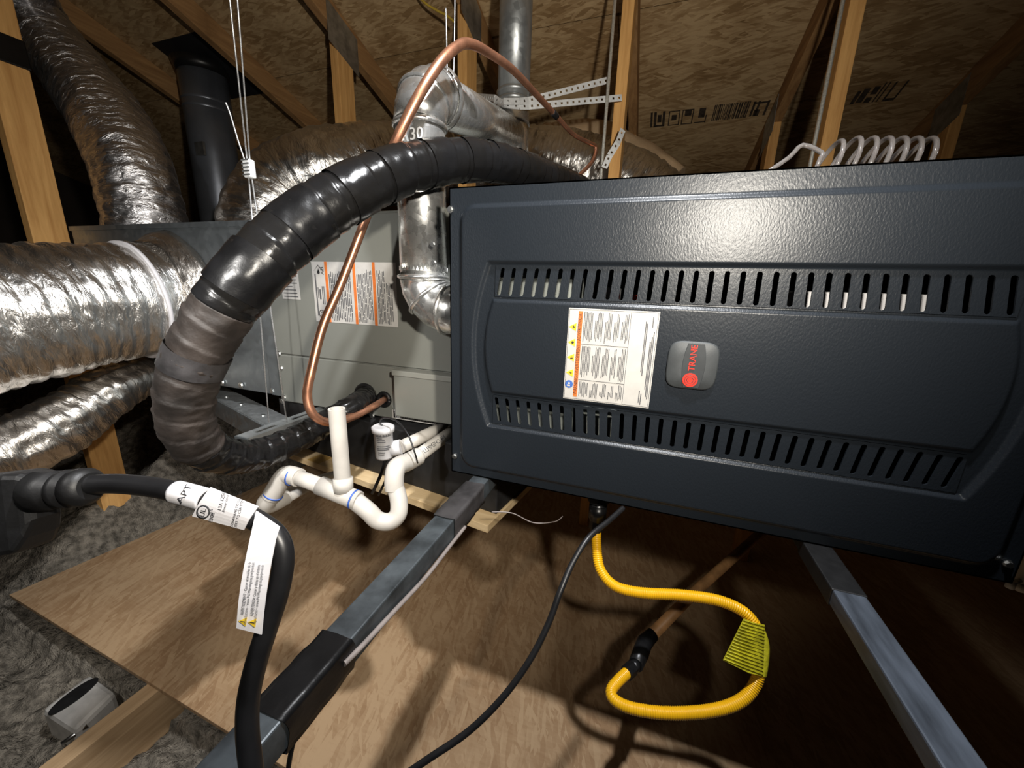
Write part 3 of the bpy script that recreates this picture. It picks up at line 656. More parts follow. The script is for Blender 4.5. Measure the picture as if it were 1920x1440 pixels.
mb = MB(); mb.tube([Vector((-1.42, CY + 0.002, -0.07)), Vector((-1.42, 0.795, -0.07)), Vector((-1.42, 0.77, -0.07)), Vector((-1.42, 0.755, -0.07))], [0.205, 0.195, 0.174, 0.168], 56, lambda L, a, r, i: r + 0.010 * mn.noise(Vector((math.cos(a) * 3, math.sin(a) * 3, L * 30)))); mb.build('taped_collar', 'foil_dim', t)
mb = MB(); mb.tube([Vector((-1.4215, 0.722, -0.0735)), Vector((-1.422, 0.712, -0.0743))], 0.1685, 56); mb.build('draw_band', 'tag', t)
t = thing('foil_duct', 'dark silver foil duct climbing to the roof at upper left', 'duct', (-1.78, 0.98, 0.147), 'foil covered flexible ducts')
pts = [W(onY(276, 445, 0.965), 0.118), W(onY(270, 395, 0.97), 0.118), W(onY(250, 315, 0.98), 0.118), W(onY(210, 235, 1.0), 0.114), W(onY(158, 160, 1.03), 0.108), W(onY(103, 90, 1.04), 0.102), W(onY(52, 20, 1.03), 0.10), W(onY(10, -60, 0.96), 0.10)]
mb, path, R = foil_duct('', '', pts, '', 0.05, 0.006, 0.008, 56, 0.008, 4.0); mb.build('sleeve', 'foil_dark', t)
t = thing('foil_duct', 'fat silver foil duct arching behind the coil cabinet and vent', 'duct', (-0.9, 1.5, 0.147), 'foil covered flexible ducts')
pts = [W(onY(492, 460, 1.16), 0.15), W(onY(505, 395, 1.2), 0.15), W(onY(545, 350, 1.27), 0.15), W(onY(620, 322, 1.36), 0.153), W(onY(740, 310, 1.58), 0.16), W(onY(880, 312, 1.84), 0.16), W(onY(1040, 315, 1.9), 0.16), W(onY(1160, 345, 1.92), 0.155), W(onY(1240, 395, 1.92), 0.15)]
mb, path, R = foil_duct('', '', pts, '', 0.045, 0.005, 0.007, 60, 0.008, 9.0); mb.build('sleeve', 'foil', t)
t2 = MB(); a = onY(1180, 345, 2.0); q = [W(onY(1020, 275, 2.05), 0.10), W(onY(1120, 280, 2.05), 0.115), W(onY(1200, 315, 2.03), 0.10), W(onY(1262, 350, 2.0), 0.08)]
mb = MB(); P_, R_ = split(resample(smooth_path(q, 10), 0.02)); mb.tube(P_, R_, 24, lambda L, a, r, i: r + 0.012 * mn.noise(Vector((math.cos(a) * 3, math.sin(a) * 3, L * 9))))
tag(mb.build('insulation_wrap', 'kraft'), 'tan paper-faced insulation lump behind furnace top, near roof', 'insulation')
t = thing('foil_duct', 'lower foil duct sagging beneath the large left duct', 'duct', (-1.5, 0.6, -0.6), 'foil covered flexible ducts')
pts = [W(onY(285, 700, 0.80), 0.06), W(onY(222, 722, 0.68), 0.068), W(onY(145, 775, 0.57), 0.075), W(onY(68, 822, 0.48), 0.078), W(onY(-20, 858, 0.40), 0.080), W(onY(-140, 915, 0.30), 0.080)]
mb, path, R = foil_duct('', '', pts, '', 0.03, 0.006, 0.010, 48, 0.008, 14.0); mb.build('sleeve', 'foil_dim', t)
# dark round flue with roof flashing
fl = onY(410, 400, 1.61); ft = onY(385, 110, 1.61); fx = (fl.x + ft.x) / 2
t = thing('flue_stack', 'dark grey round flue pipe rising through a black roof flashing', 'flue', (fx, 1.61, FZ - 0.3))
mb = MB(); mb.tube([Vector((fx, 1.61, FZ - 0.3)), Vector((fx, 1.61, 0.62)), Vector((fx, 1.61, roofz(1.61) - 0.004))], 0.105, 36); mb.build('pipe', 'flue', t)
for z in (onY(390, 195, 1.61).z, onY(390, 210, 1.61).z):
    mb = MB(); mb.tube([Vector((fx, 1.61, z - 0.006)), Vector((fx, 1.61, z)), Vector((fx, 1.61, z + 0.006))], [0.105, 0.1075, 0.105], 36, cap=False); mb.build('joint_bead', 'flue', t)
mb = MB(); c = Vector((fx, 1.61, roofz(1.61))); q = [c + EX * a + sl * b_ - nrm * 0.004 for a, b_ in ((-0.13, -0.14), (0.24, -0.14), (0.24, 0.20), (-0.13, 0.20))]; mb.prism(q, nrm * 0.003); mb.build('roof_flashing', 'inner_dark', t)
mb = MB(); mb.tube([Vector((fx, 1.61, roofz(1.61) - 0.05)), c - nrm * 0.004], [0.108, 0.125], 36); mb.build('flashing_boot', 'black', t)
a = onY(432, 272, 1.507); mb = MB(); mb.box((fx + 0.02, 1.502, a.z - 0.03), (fx + 0.08, 1.512, a.z + 0.03)); mb.build('rating_plate', 'plate', t)
# ================================================================ METAL VENT
vx, vy = -0.462, 0.745; vr = 0.049
v = thing('vent_pipe', 'shiny galvanised vent pipe with adjustable elbows beside the furnace', 'vent pipe', (vx, vy, -0.1))
zt = onY(797, 238, vy).z; zb = onY(800, 520, vy).z
mb = MB(); mb.tube([Vector((vx, vy, zb)), Vector((vx, vy, zt))], vr, 40); mb.build('riser', 'vent', v)
def bead(c, n, r, mat='vent', name='joint_bead', w_=0.005, h=0.003):
    n = n.normalized(); mb = MB(); mb.tube([c - n * w_, c - n * w_ * 0.4, c + n * w_ * 0.4, c + n * w_], [r, r + h, r + h, r], 40, cap=False); mb.build(name, mat, v)
# upper elbow: from straight up to rising backwards
ed = (Vector((-0.49, 1.35, 0)) - Vector((vx, vy, 0))); e_end = onY(950, 248, 1.30); 
dirh = Vector((ed.x, ed.y, 0)).normalized()
p = Vector((vx, vy, zt)); Rr = 0.078; EL = []
rise = math.radians(12); tot = PI / 2 - rise
for k in range(5):
    a = tot * k / 4; EL.append(p + dirh * (Rr * (1 - math.cos(a))) + EZ * (Rr * math.sin(a)))
mb = MB()
for k in range(4):
    mb.tube([EL[k], EL[k + 1]], vr * 1.03, 40) if False else None
sub = []
mb.tube(EL, vr * 1.04, 40, smooth=True); mb.build('upper_elbow', 'vent', v)
for k in (0, 2, 4):
    a = tot * k / 4; bead(EL[k], dirh * math.sin(a) + EZ * math.cos(a), vr * 1.04)
hd = (dirh * math.sin(tot) + EZ * math.cos(tot)).normalized(); h0 = EL[-1]; h1 = h0 + hd * ((1.35 - h0.y) / hd.y)
mb = MB(); mb.tube([h0, h1], vr * 1.0, 40); mb.build('horizontal_run', 'vent', v)
bead(h0 + hd * 0.012, hd, vr * 1.14, 'vent', 'crimped_collar', 0.008, 0.004)
text('stamped_size', '4 30', 0.030, Vector((vx - 0.016, vy - vr - 0.0012, zt - 0.030)), EX, EZ, 'strap', v, ext=0.0006)
# back tee and vertical flue going to the roof
bx, by = -0.490, 1.365; br = 0.052
mb = MB(); mb.tube([Vector((bx, by, h1.z - 0.13)), Vector((bx, by, h1.z + 0.10))], br * 1.04, 40); mb.build('tee', 'vent', v)
mb = MB(); mb.tube([Vector((bx, by, h1.z + 0.10)), Vector((bx, by, roofz(by) + 0.0))], br, 40); mb.build('roof_vent', 'galv', v)
for dz in (0.10, 0.125, 0.035): bead(Vector((bx, by, h1.z + dz)), EZ, br * 1.03, 'galv', 'crimped_collar', 0.006, 0.003)
# lower elbow turning into the furnace side
p = Vector((vx, vy, zb)); EL = []; Rr = 0.066; tot = math.radians(82)
for k in range(5):
    a = tot * k / 4; EL.append(p - EZ * (Rr * math.sin(a)) + EX * (Rr * (1 - math.cos(a))))
mb = MB(); mb.tube(EL + [EL[-1] + (EX * math.sin(tot) - EZ * math.cos(tot)) * 0.062], vr * 1.04, 40); mb.build('lower_elbow', 'vent', v)
for k in (0, 2, 4):
    a = tot * k / 4; bead(EL[k], -EZ * math.cos(a) + EX * math.sin(a), vr * 1.05, h=0.004)
mb = MB()
for k in range(40):
    a = 2 * PI * k / 40; c = Vector((vx + (vr + 0.001) * math.cos(a), vy + (vr + 0.001) * math.sin(a), zb + 0.012)); tn = Vector((-math.sin(a), math.cos(a), 0)); n_ = Vector((math.cos(a), math.sin(a), 0))
    mb.prism([c - tn * 0.0035, c + tn * 0.0035, c + EZ * 0.009], n_ * 0.001)
mb.build('crimp_teeth', 'vent', v)
screws(v, [onY(812, 458, vy - vr), onY(814, 492, vy - vr)], FR, 0.004)
# ================================================================ BLACK INSULATED HOSE
hp = [W(onY(690, 742, PY - 0.002), 0.025), W(at(668, 758, 0.88), 0.0255), W(at(625, 783, 0.84), 0.026), W(at(565, 818, 0.78), 0.0265), W(at(485, 851, 0.70), 0.028), W(at(415, 853, 0.635), 0.031), W(at(362, 820, 0.585), 0.0345), W(at(347, 752, 0.555), 0.0365), W(at(362, 685, 0.54), 0.0375), W(at(398, 612, 0.53), 0.0385), W(at(462, 522, 0.53), 0.041), W(at(552, 432, 0.56), 0.0415), W(at(650, 366, 0.60), 0.041), W(at(745, 322, 0.655), 0.0395), W(at(840, 303, 0.72), 0.0385), W(at(930, 305, 0.80), 0.037), W(at(1010, 328, 0.92), 0.036), W(at(1075, 350, 1.05), 0.034), W(at(1130, 385, 1.12), 0.032)]
P = resample(smooth_path(hp, 24), 0.0022); path, R = split(P)
hose = thing('refrigerant_hose', 'thick black tape-wrapped hose looping in front of the coil cabinet', 'hose', (-0.7, 0.5, -0.35))
cut = next(i for i, q in enumerate(P) if i > 150 and q[2] > onX(0, 0, 1).z * 0 - 0.06 and q[0] < -0.45)
def hprof(off):
    def f(L, a, r, i):
        L2 = L + off; ph = (L2 / 0.030 + a / (2 * PI)) % 1.0
        st = 0.0022 * (ph - 0.5)
        wr = 0.0030 * mn.noise(Vector((math.cos(a) * 2.2, math.sin(a) * 2.2, L2 * 42))) + 0.0015 * mn.noise(Vector((math.cos(a) * 5, math.sin(a) * 5, L2 * 110)))
        lowf = 1.0 if L2 < 0.75 else 0.45
        return r + st + wr * lowf
    return f
low = min(range(len(path)), key=lambda k: (path[k] - at(385, 842, 0.60)).length); cut = min(range(len(path)), key=lambda k: (path[k] - at(420, 570, 0.53)).length)
for nm, a_, b_, mt, lb in (('stub_wrap', 0, low, 'hose', 'shiny crinkled black wrap'), ('dusty_wrap', low, cut, 'hose_dusty', 'dusty brownish wrap'), ('glossy_wrap', cut, len(path) - 1, 'hose', 'glossy black wrap')):
    mb = MB(); mb.tube(path[a_:b_ + 1], R[a_:b_ + 1], 36, hprof(a_ * 0.0022)); mb.build(nm, mt, hose)['label'] = lb
for pos in (0.36, 0.44, 0.50, 0.555, 0.60, 0.655, 0.70, 0.745, 0.80, 0.95):
    i = int(len(path) * pos); mb = MB(); wd = random.choice((8, 11, 14))
    sl_ = path[i - wd:i + wd]; rs = [r + 0.0018 for r in R[i - wd:i + wd]]; mb.tube(sl_, rs, 36, lambda L, a, r, k: r + 0.0014 * mn.noise(Vector((math.cos(a) * 3, math.sin(a) * 3, L * 60 + pos * 50))), cap=False)
    mb.build('tape_band', 'hose' if pos > 0.55 else 'tape' if pos > 0.42 else 'tape_dusty', hose)
# copper line
cp = [W(onY(722, 748, PY), 0.0075), W(at(700, 762, 0.90), 0.008), W(at(660, 782, 0.84), 0.0085), W(at(618, 792, 0.775), 0.0085), W(at(588, 778, 0.74), 0.0085), W(at(576, 742, 0.73), 0.0085), W(at(585, 690, 0.73), 0.0085), W(at(606, 610, 0.74), 0.0085), W(at(640, 530, 0.75), 0.0085), W(at(684, 415, 0.745), 0.0085), W(at(715, 330, 0.72), 0.0088), W(at(745, 260, 0.68), 0.009), W(at(785, 180, 0.66), 0.0092), W(at(825, 118, 0.67), 0.0092), W(at(858, 87, 0.70), 0.009), W(at(880, 82, 0.73), 0.0088), W(at(910, 95, 0.77), 0.0085), W(at(960, 130, 0.83), 0.008), W(at(1010, 182, 0.92), 0.0072), W(at(1045, 220, 1.0), 0.0065), W(at(1075, 252, 1.06), 0.0055), W(at(1105, 268, 1.1), 0.0055), W(at(1117, 276, 1.12), 0.0055), W(at(1112, 300, 1.12), 0.0055), W(at(1090, 325, 1.1), 0.0055), W(at(1060, 350, 1.06), 0.0055)]
P = resample(smooth_path(cp, 16), 0.006); path, R = split(P)
cop = thing('copper_tube', 'bare copper refrigerant line arching high over the black hose', 'copper tube', (-0.55, 0.6, -0.3))
mb = MB(); mb.tube(path, R, 16); mb.build('tube', 'copper', cop)
i = min(range(len(path)), key=lambda k: (path[k] - at(1040, 214, 0.99)).length)
mb = MB(); mb.tube(path[i - 2:i + 3], 0.0078, 16); mb.build('joint_sleeve', 'black', cop)
# ================================================================ DRAIN: PVC
pv = thing('drain_trap', 'white plastic condensate drain with trap, tee and open riser', 'drain pipe', (-0.45, 0.62, -0.45))
def pipe(name, pts, r, mat='pvc', n=10, raw=False):
    pp = [Vector(p) for p in pts]
    if not raw: pp = [Vector(q[:3]) for q in smooth_path([(p.x, p.y, p.z) for p in pp], n)]
    mb = MB(); mb.tube(pp, r, 28); return mb.build(name, mat, pv)
r0 = 0.0145
pA = onY(852, 806, 0.80); pB_ = at(768, 866, 0.80)
pipe('outlet_pipe', [pA, pB_], r0, raw=True)
pipe('elbow', [at(785, 855, 0.815), at(765, 866, 0.79), at(750, 872, 0.765), at(742, 880, 0.75), at(739, 900, 0.745), at(740, 918, 0.745)], 0.0185)
pipe('trap_bend', [at(741, 912, 0.745), at(748, 940, 0.74), at(746, 965, 0.735), at(730, 978, 0.73), at(708, 975, 0.725), at(690, 958, 0.72), at(665, 938, 0.72)], 0.0165)
tee = at(644, 922, 0.72); lft = at(553, 893, 0.745)
pipe('tee_run', [at(672, 939, 0.718), at(600, 910, 0.73)], 0.0178, raw=True)
pipe('tee_branch', [tee, at(643, 896, 0.72)], 0.0178, raw=True)
ry = at(643, 905, 0.72); rt = onY(637, 767, ry.y); rt = Vector((ry.x, ry.y, rt.z))
mb = MB(); mb.tube([ry, rt], r0, 28, cap=False); mb.tube([rt, ry + EZ * 0.02], r0 * 0.78, 28, cap=False)
o = len(mb.v)
for k in range(28):
    a = 2 * PI * k / 28
    mb.v.append(rt + Vector((math.cos(a), math.sin(a), 0)) * r0)
for k in range(28):
    a = 2 * PI * k / 28; mb.v.append(rt + Vector((math.cos(a), math.sin(a), 0)) * r0 * 0.78)
for k in range(28): j = (k + 1) % 28; mb.quad([o + k, o + j, o + 28 + j, o + 28 + k])
mb.build('riser', 'pvc', pv)
pipe('cross_pipe', [at(605, 912, 0.73), lft], r0, raw=True)
pipe('return_elbow', [lft + (lft - at(600, 910, 0.73)).normalized() * -0.01, at(540, 890, 0.75), at(530, 896, 0.752), at(518, 915, 0.755), at(508, 932, 0.757)], 0.0178)
pipe('return_elbow', [at(510, 929, 0.757), at(500, 942, 0.76), at(503, 947, 0.77), at(520, 940, 0.79), at(535, 932, 0.81)], 0.0172)
pipe('drain_outlet', [at(525, 937, 0.795), at(580, 908, 0.90), at(630, 892, 1.02)], r0, raw=True)
for px, py, D, ax in ((664, 936, 0.719, at(672, 939, 0.718) - at(600, 910, 0.73)), (549, 893, 0.747, at(605, 912, 0.73) - lft), (512, 927, 0.757, at(518, 915, 0.755) - at(508, 932, 0.757))):
    c = at(px, py, D); n_ = ax.normalized(); mb = MB(); mb.tube([c - n_ * 0.0015, c + n_ * 0.0015], 0.0187, 28); mb.build('primer_ring', 'pvc_blue', pv)
ax = (pB_ - pA).normalized(); sd = Vector((0, 0, 1)) - ax * ax.z; sd.normalize(); vw = (-(pA + pB_) / 2).normalized(); vw = (vw - ax * vw.dot(ax)).normalized(); sd = vw.cross(ax)
text('pipe_print', '3/4 CHEMFLU', 0.014, (pA + pB_) / 2 - ax * 0.03 + vw * (r0 + 0.0006), -ax * -1, -sd, 'ink_grey', pv)
# condensate float switch with its own pipe
fs = thing('float_switch', 'white cylindrical float switch on a short pipe beside the trap', 'switch', at(722, 865, 0.86))
ft_ = at(718, 800, 0.84); fb = Vector((ft_.x, ft_.y, at(722, 864, 0.84).z)); fh = ft_.z - fb.z
mb = MB(); mb.tube([fb, fb + EZ * 0.004, fb + EZ * (fh - 0.012), fb + EZ * (fh - 0.010), fb + EZ * fh, fb + EZ * (fh + 0.002)], [0.0185, 0.0195, 0.0205, 0.0245, 0.0245, 0.021], 36); mb.build('housing', 'white', fs)
a = onY(832, 800, 0.80); b2 = at(752, 838, 0.86); mb = MB(); mb.tube([a, b2], r0, 24); mb.build('branch_pipe', 'pvc', fs)
mb = MB(); mb.tube([b2, Vector((fb.x + 0.012, fb.y + 0.01, b2.z - 0.004))], 0.0175, 24); mb.build('socket', 'white', fs)
mb = MB()
for k, (z, a0, a1) in enumerate(((0.80, -1.0, 1.0), (0.72, -0.9, -0.2), (0.66, -0.9, 0.1), (0.60, -0.8, 0.2), (0.46, -0.9, 0.7), (0.40, -0.9, 0.8), (0.35, -0.9, 0.6), (0.26, -0.8, 0.1), (0.2, -0.8, 0.0))):
    base_a = math.atan2(-fb.y, -fb.x); zz = fb.z + fh * z; hw = 0.0028 if k == 0 else 0.0011
    for i in range(6):
        t0 = base_a + (a0 + (a1 - a0) * i / 6) * 0.85; t1 = base_a + (a0 + (a1 - a0) * (i + 1) / 6) * 0.85; rr_ = 0.0206
        o = len(mb.v); mb.v += [Vector((fb.x + rr_ * math.cos(q), fb.y + rr_ * math.sin(q), zz + s_)) for q, s_ in ((t0, -hw), (t1, -hw), (t1, hw), (t0, hw))]; mb.quad([o, o + 1, o + 2, o + 3])
mb.build('printed_text', 'ink_grey', fs)
lead = [ft_ + EZ * 0.0, at(712, 790, 0.84), at(722, 783, 0.83), at(745, 790, 0.80), at(765, 815, 0.775), at(778, 850, 0.765), at(783, 868, 0.79)]
mb = MB(); mb.tube([Vector(q[:3]) for q in smooth_path([tuple(p) for p in lead], 10)], 0.0018, 8); mb.build('lead_wire', 'black', fs)
dw = [at(722, 864, 0.86), at(716, 885, 0.87), at(706, 908, 0.88), at(698, 925, 0.9)]
mb = MB(); mb.tube([Vector(q[:3]) for q in smooth_path([tuple(p) for p in dw], 8)], 0.004, 8); mb.tube([Vector(q[:3]) + Vector((0.018, 0.0, 0)) for q in smooth_path([tuple(p) for p in dw], 8)], 0.003, 8); mb.build('lead_wire', 'black', fs)
# black pan below the coil with a pale wood strip along its foot
sA = onZ(545, 832, -0.50); sB = onZ(920, 962, -0.50)
if True:
    A_ = Vector((sA.x, sA.y, -0.50)); B_ = Vector((sB.x, sB.y, -0.50)); A_ = A_ + (A_ - B_) * 0.05; B_ = B_ + (B_ - A_) * 0.02
    dd = (B_ - A_).normalized(); nb = Vector((-dd.y, dd.x, 0)); nb = nb if nb.y > 0 else -nb
    mb = MB(); q = [A_, B_, B_ + nb * 0.5, A_ + nb * 0.5]; mb.prism([p + EZ * 0.001 for p in q], EZ * (0.50 - 0.356)); tag(mb.build('drain_pan', 'pan', bevel=0.003), 'dusty black drain pan slung under the coil cabinet', 'pan')
    st = thing('wood_strip', 'pale wood strip along the foot of the black pan', 'strip', (A_ + B_) / 2 - EZ * 0.02)
    mb = MB(); E_ = B_ + dd * 0.004; wv = -nb * 0.045; mb.prism([A_ - EZ * 0.018 + nb * 0.2, E_ - EZ * 0.018 + nb * 0.2, E_ - EZ * 0.018 + wv, A_ - EZ * 0.018 + wv], EZ * 0.018); mb.build('board', 'pine_pale', st, bevel=0.001)
    c0 = onZ(585, 858, -0.499); c1_ = onZ(615, 868, -0.499); tt = (c0 - A_).dot(dd); mb = MB(); q0 = A_ + dd * tt + EZ * 0.0004; mb.prism([q0, q0 + dd * 0.05, q0 + dd * 0.05 + wv, q0 + wv], EZ * 0.0006); mb.build('tape_patch', 'amber', st)
# ================================================================ SUPPORTS
def bar(name, label, xa, xb, ya, yb, zt_, h, mat):
    t = thing(name, label, 'support bar', ((xa + xb) / 2, (ya + yb) / 2, zt_ - h), 'steel bars carrying the furnace')
    mb = MB(); mb.box((xa, ya, zt_ - h), (xb, yb, zt_)); mb.build('bar', mat, t, bevel=0.002); return t
tb = bar('support_bar', 'black steel bar with tape bands running under furnace, left of centre', -0.2855, -0.252, -0.12, 1.43, Z0 - 0.001, 0.034, 'bar')
def band(y0, y1, mat, g=0.0018, seed=0):
    mb = MB(); prof = [(-0.2855 - g, Z0 - 0.035 - g), (-0.252 + g, Z0 - 0.035 - g), (-0.252 + g, Z0 - 0.001 + g), (-0.2855 - g, Z0 - 0.001 + g)]
    n = 10; o = 0; ring_ = []
    for a, b_ in zip(prof, prof[1:] + prof[:1]):
        for k in range(6): ring_.append((a[0] + (b_[0] - a[0]) * k / 6, a[1] + (b_[1] - a[1]) * k / 6))
    N = len(ring_)
    for i in range(n + 1):
        for (x, z) in ring_:
            f = mn.noise(Vector((x * 60, i * 0.5 + seed, z * 60))) * 0.0013
            sk = 0.012 * mn.noise(Vector((x * 20, seed * 1.0, z * 20)))
            mb.v.append(Vector((x + f * math.copysign(1, x + 0.27), y0 + (y1 - y0) * i / n + (sk if i in (0, n) else 0), z + f * math.copysign(1, z - Z0 + 0.018))))
    for i in range(n):
        for k in range(N): j = (k + 1) % N; mb.quad([i * N + k, i * N + j, (i + 1) * N + j, (i + 1) * N + k], True)
    mb.build('tape_band', mat, tb)
band(0.165, 0.247, 'tape', 0.0018, 1); band(0.475, 0.535, 'tape_dusty', 0.0026, 5); band(0.53, 0.60, 'tape_dusty', 0.002, 9)
tr = bar('support_bar', 'scuffed blue-grey steel bar under furnace at lower right', 0.262, 0.297, -0.12, 1.43, Z0 - 0.001, 0.022, 'bar_worn')
mb = MB(); mb.box((0.2605, 0.52, Z0 - 0.025), (0.2985, 0.63, Z0 + 0.0)); mb.build('rubber_pad', 'rubber', tr, bevel=0.002)
for (pa, pb, lab) in (((1152, 0), (1127, 330), 'thin zinc threaded rod in front of strapped truss post'), ((1573, 0), (1519, 310), 'thin zinc threaded rod along bright right-hand post')):
    a = onY(*pb, 1.45); mb = MB(); mb.tube([Vector((a.x, 1.45, Z0 - 0.001)), Vector((a.x, 1.45, roofz(1.45) - 0.002))], 0.0052, 12); tag(mb.build('threaded_rod', 'rod'), lab, 'rod', 'threaded hanger rods')
# galvanised slotted strut under the coil, with cable hanger
st = thing('strut_channel', 'galvanised slotted strut channel jutting from under the coil cabinet', 'strut', (-0.845, 0.95, -0.395))
sx0_, sx1_ = -0.866, -0.825; sz = cz0 - 0.0015; mb = MB()
holes = [(y, y + 0.055, 0.0135, 0.0275) for y in (0.03, 0.13, 0.23, 0.33, 0.43, 0.53)]
mb.plate(Vector((sx0_, 0.575, sz)), EY, EX, 0.82, 0.041, holes, 0.0025); mb.build('slotted_web', 'galv', st)
for xx in (sx0_, sx1_ - 0.0025):
    mb = MB(); mb.box((xx, 0.575, sz - 0.041), (xx + 0.0025, 1.395, sz - 0.0026)); mb.build('channel_side', 'galv', st)
mb = MB(); mb.box((sx0_, 0.57, sz - 0.041), (sx1_, 0.575, sz)); mb.build('end_cap', 'galv_soft', st)
g = onY(467, 315, 0.66); hg = thing('cable_hanger', 'thin steel cable hanger with ribbed clamp holding the strut', 'cable', Vector((g.x, 0.66, sz)))
topL = onY(428, -40, 0.66); topR = onY(440, -40, 0.66)
mb = MB(); mb.box((g.x - 0.009, 0.652, g.z - 0.02), (g.x + 0.010, 0.668, g.z + 0.016)); cl = mb.build('clamp', 'strap', hg, bevel=0.003)
mb = MB()
for k in range(5): z = g.z - 0.016 + k * 0.007; mb.box((g.x - 0.0096, 0.651, z), (g.x + 0.0106, 0.6522, z + 0.003))
mb.build('clamp_rib', 'plate', cl)
def wire(name, pts, r, mat, parent, n=8, seg=8):
    mb = MB(); mb.tube([Vector(q[:3]) for q in smooth_path([tuple(p) for p in pts], n)], r, seg); return mb.build(name, mat, parent)
zr = roofz(0.66); tz = lambda P0, P1, z: P0 + (P1 - P0) * ((z - P0.z) / (P1.z - P0.z))
tl_ = tz(g, topL, zr - 0.002); tr_ = tz(g, topR, zr - 0.002)
wire('cable', [g - EX * 0.003, tl_], 0.0016, 'wire', hg, 2); wire('cable', [g + EX * 0.004, tr_], 0.0016, 'wire', hg, 2)
wire('cable', [g - EX * 0.003, Vector((-0.868, 0.66, sz + 0.003))], 0.0016, 'wire', hg, 2); wire('cable', [g + EX * 0.004, Vector((-0.832, 0.68, sz + 0.003))], 0.0016, 'wire', hg, 2)
wire('cable_tail', [g - EX * 0.005, onY(446, 262, 0.655), onY(432, 215, 0.65), onY(423, 192, 0.645)], 0.0016, 'wire', hg)
ga = thing('angle_rail', 'galvanised angle rail lying below the plenum', 'rail', (-1.2, 0.8, -0.44))
a1 = onZ(392, 742, -0.39); a2 = onZ(520, 812, -0.39); dd = (a2 - a1).normalized(); nb = Vector((-dd.y, dd.x, 0)); nb = nb if nb.y > 0 else -nb
a1 = a1 - dd * 0.3
mb = MB(); mb.prism([a1, a2, a2 + nb * 0.07, a1 + nb * 0.07], EZ * 0.003); mb.build('flange', 'galv', ga); mb = MB(); mb.prism([a1, a2, a2 - EZ * 0.06, a1 - EZ * 0.06], -nb * 0.003); mb.build('web', 'galv_soft', ga)
for f_ in (0.45, 0.6, 0.8):
    mb = MB(); disc(mb, a1 + (a2 - a1) * f_ + nb * 0.03 + EZ * 0.003, EZ, 0.006, 0.003, 10); mb.build('rivet', 'screw', ga)
# thin hanger wires at the vent elbow, and a yellow cable by the roof
hw_ = thing('hanger_wire', 'pair of thin wires dropping from rafter to vent elbow', 'wire', onY(845, 150, 0.84))
wire('strand', [onY(836, 15, 0.86), onY(837, 60, 0.86), onY(839, 155, 0.85)], 0.0013, 'wire', hw_); wire('strand', [onY(853, -30, 0.84), onY(852, 60, 0.84), onY(850, 165, 0.84)], 0.0013, 'wire', hw_)
yw = [onY(770, -25, 1.50), onY(795, 4, 1.50), onY(820, 20, 1.50), onY(836, 28, 1.50), onY(851, 40, 1.497)]; mb = MB(); mb.tube([Vector(q[:3]) for q in smooth_path([tuple(p) for p in yw], 8)], 0.004, 10); tag(mb.build('electric_cable', 'romex'), 'yellow sheathed electric cable crossing to a truss post at top', 'cable')
# perforated straps
def strap(label, pts, wd=0.019, group='perforated zinc straps'):
    P = [Vector(p) for p in pts]; L = sum((b - a).length for a, b in zip(P, P[1:])); mb = MB()
    for a, b in zip(P, P[1:]):
        d_ = (b - a); ln = d_.length; d_.normalize(); e_ = (EZ - d_ * EZ.dot(d_)).normalized(); n = max(1, int(ln / 0.019)); h = []
        for k in range(n):
            c = (k + 0.5) * ln / n; h.append((c - 0.0032, c + 0.0032, wd / 2 - 0.0032, wd / 2 + 0.0032))
        mb.plate(a - e_ * wd / 2, d_, e_, ln, wd, h, -0.0012)
    o = mb.build('perforated_strap', 'strap'); tag(o, label, 'strap', group); return o
pf = by - br - 0.004
strap('perforated zinc strap, lower of two, from vent to strapped post', [onY(882, 180, 1.485), onY(927, 184, pf + 0.02), onY(945, 196, pf), onY(975, 199, pf), onY(992, 199, pf + 0.02), onY(1166, 183, 1.485)])
strap('perforated zinc strap, upper one slanting up to the rod', [onY(893, 208, 1.485), onY(927, 197, pf + 0.018), onY(945, 190, pf - 0.006), onY(975, 190, pf - 0.006), onY(992, 188, pf + 0.02), onY(1141, 150, 1.47)])
strap('short loose strap end hanging beside the furnace top', [onY(1168, 243, 1.44), onY(1158, 268, 1.43), onY(1143, 292, 1.42), onY(1133, 315, 1.42)], 0.02)
# clear coiled tube on the furnace top
ct = []
hx0 = onY(1518, 280, 0.86); NT = 7.25; NP = int(NT * 24)
for i in range(0, NP + 1):
    f_ = i / NP; a = 2 * PI * NT * f_ + 2.3; x = hx0.x + 0.004 + 0.150 * f_ ** 0.85 + 0.010 * math.sin(a); r_ = 0.030 + 0.008 * min(1, f_ * 4)
    ct.append(Vector((x, 0.86 + r_ * math.cos(a), 0.222 - 0.012 * f_ + r_ * math.sin(a))))
pre = [onY(1440, 322, 0.80), onY(1480, 295, 0.82), onY(1505, 272, 0.84)]
mb = MB(); mb.tube([Vector(q[:3]) for q in smooth_path([tuple(p) for p in pre + ct[2:]], 3)], 0.0036, 10); tag(mb.build('coiled_tube', 'vinyl'), 'clear vinyl tube coiled like a spring on furnace top', 'tube')
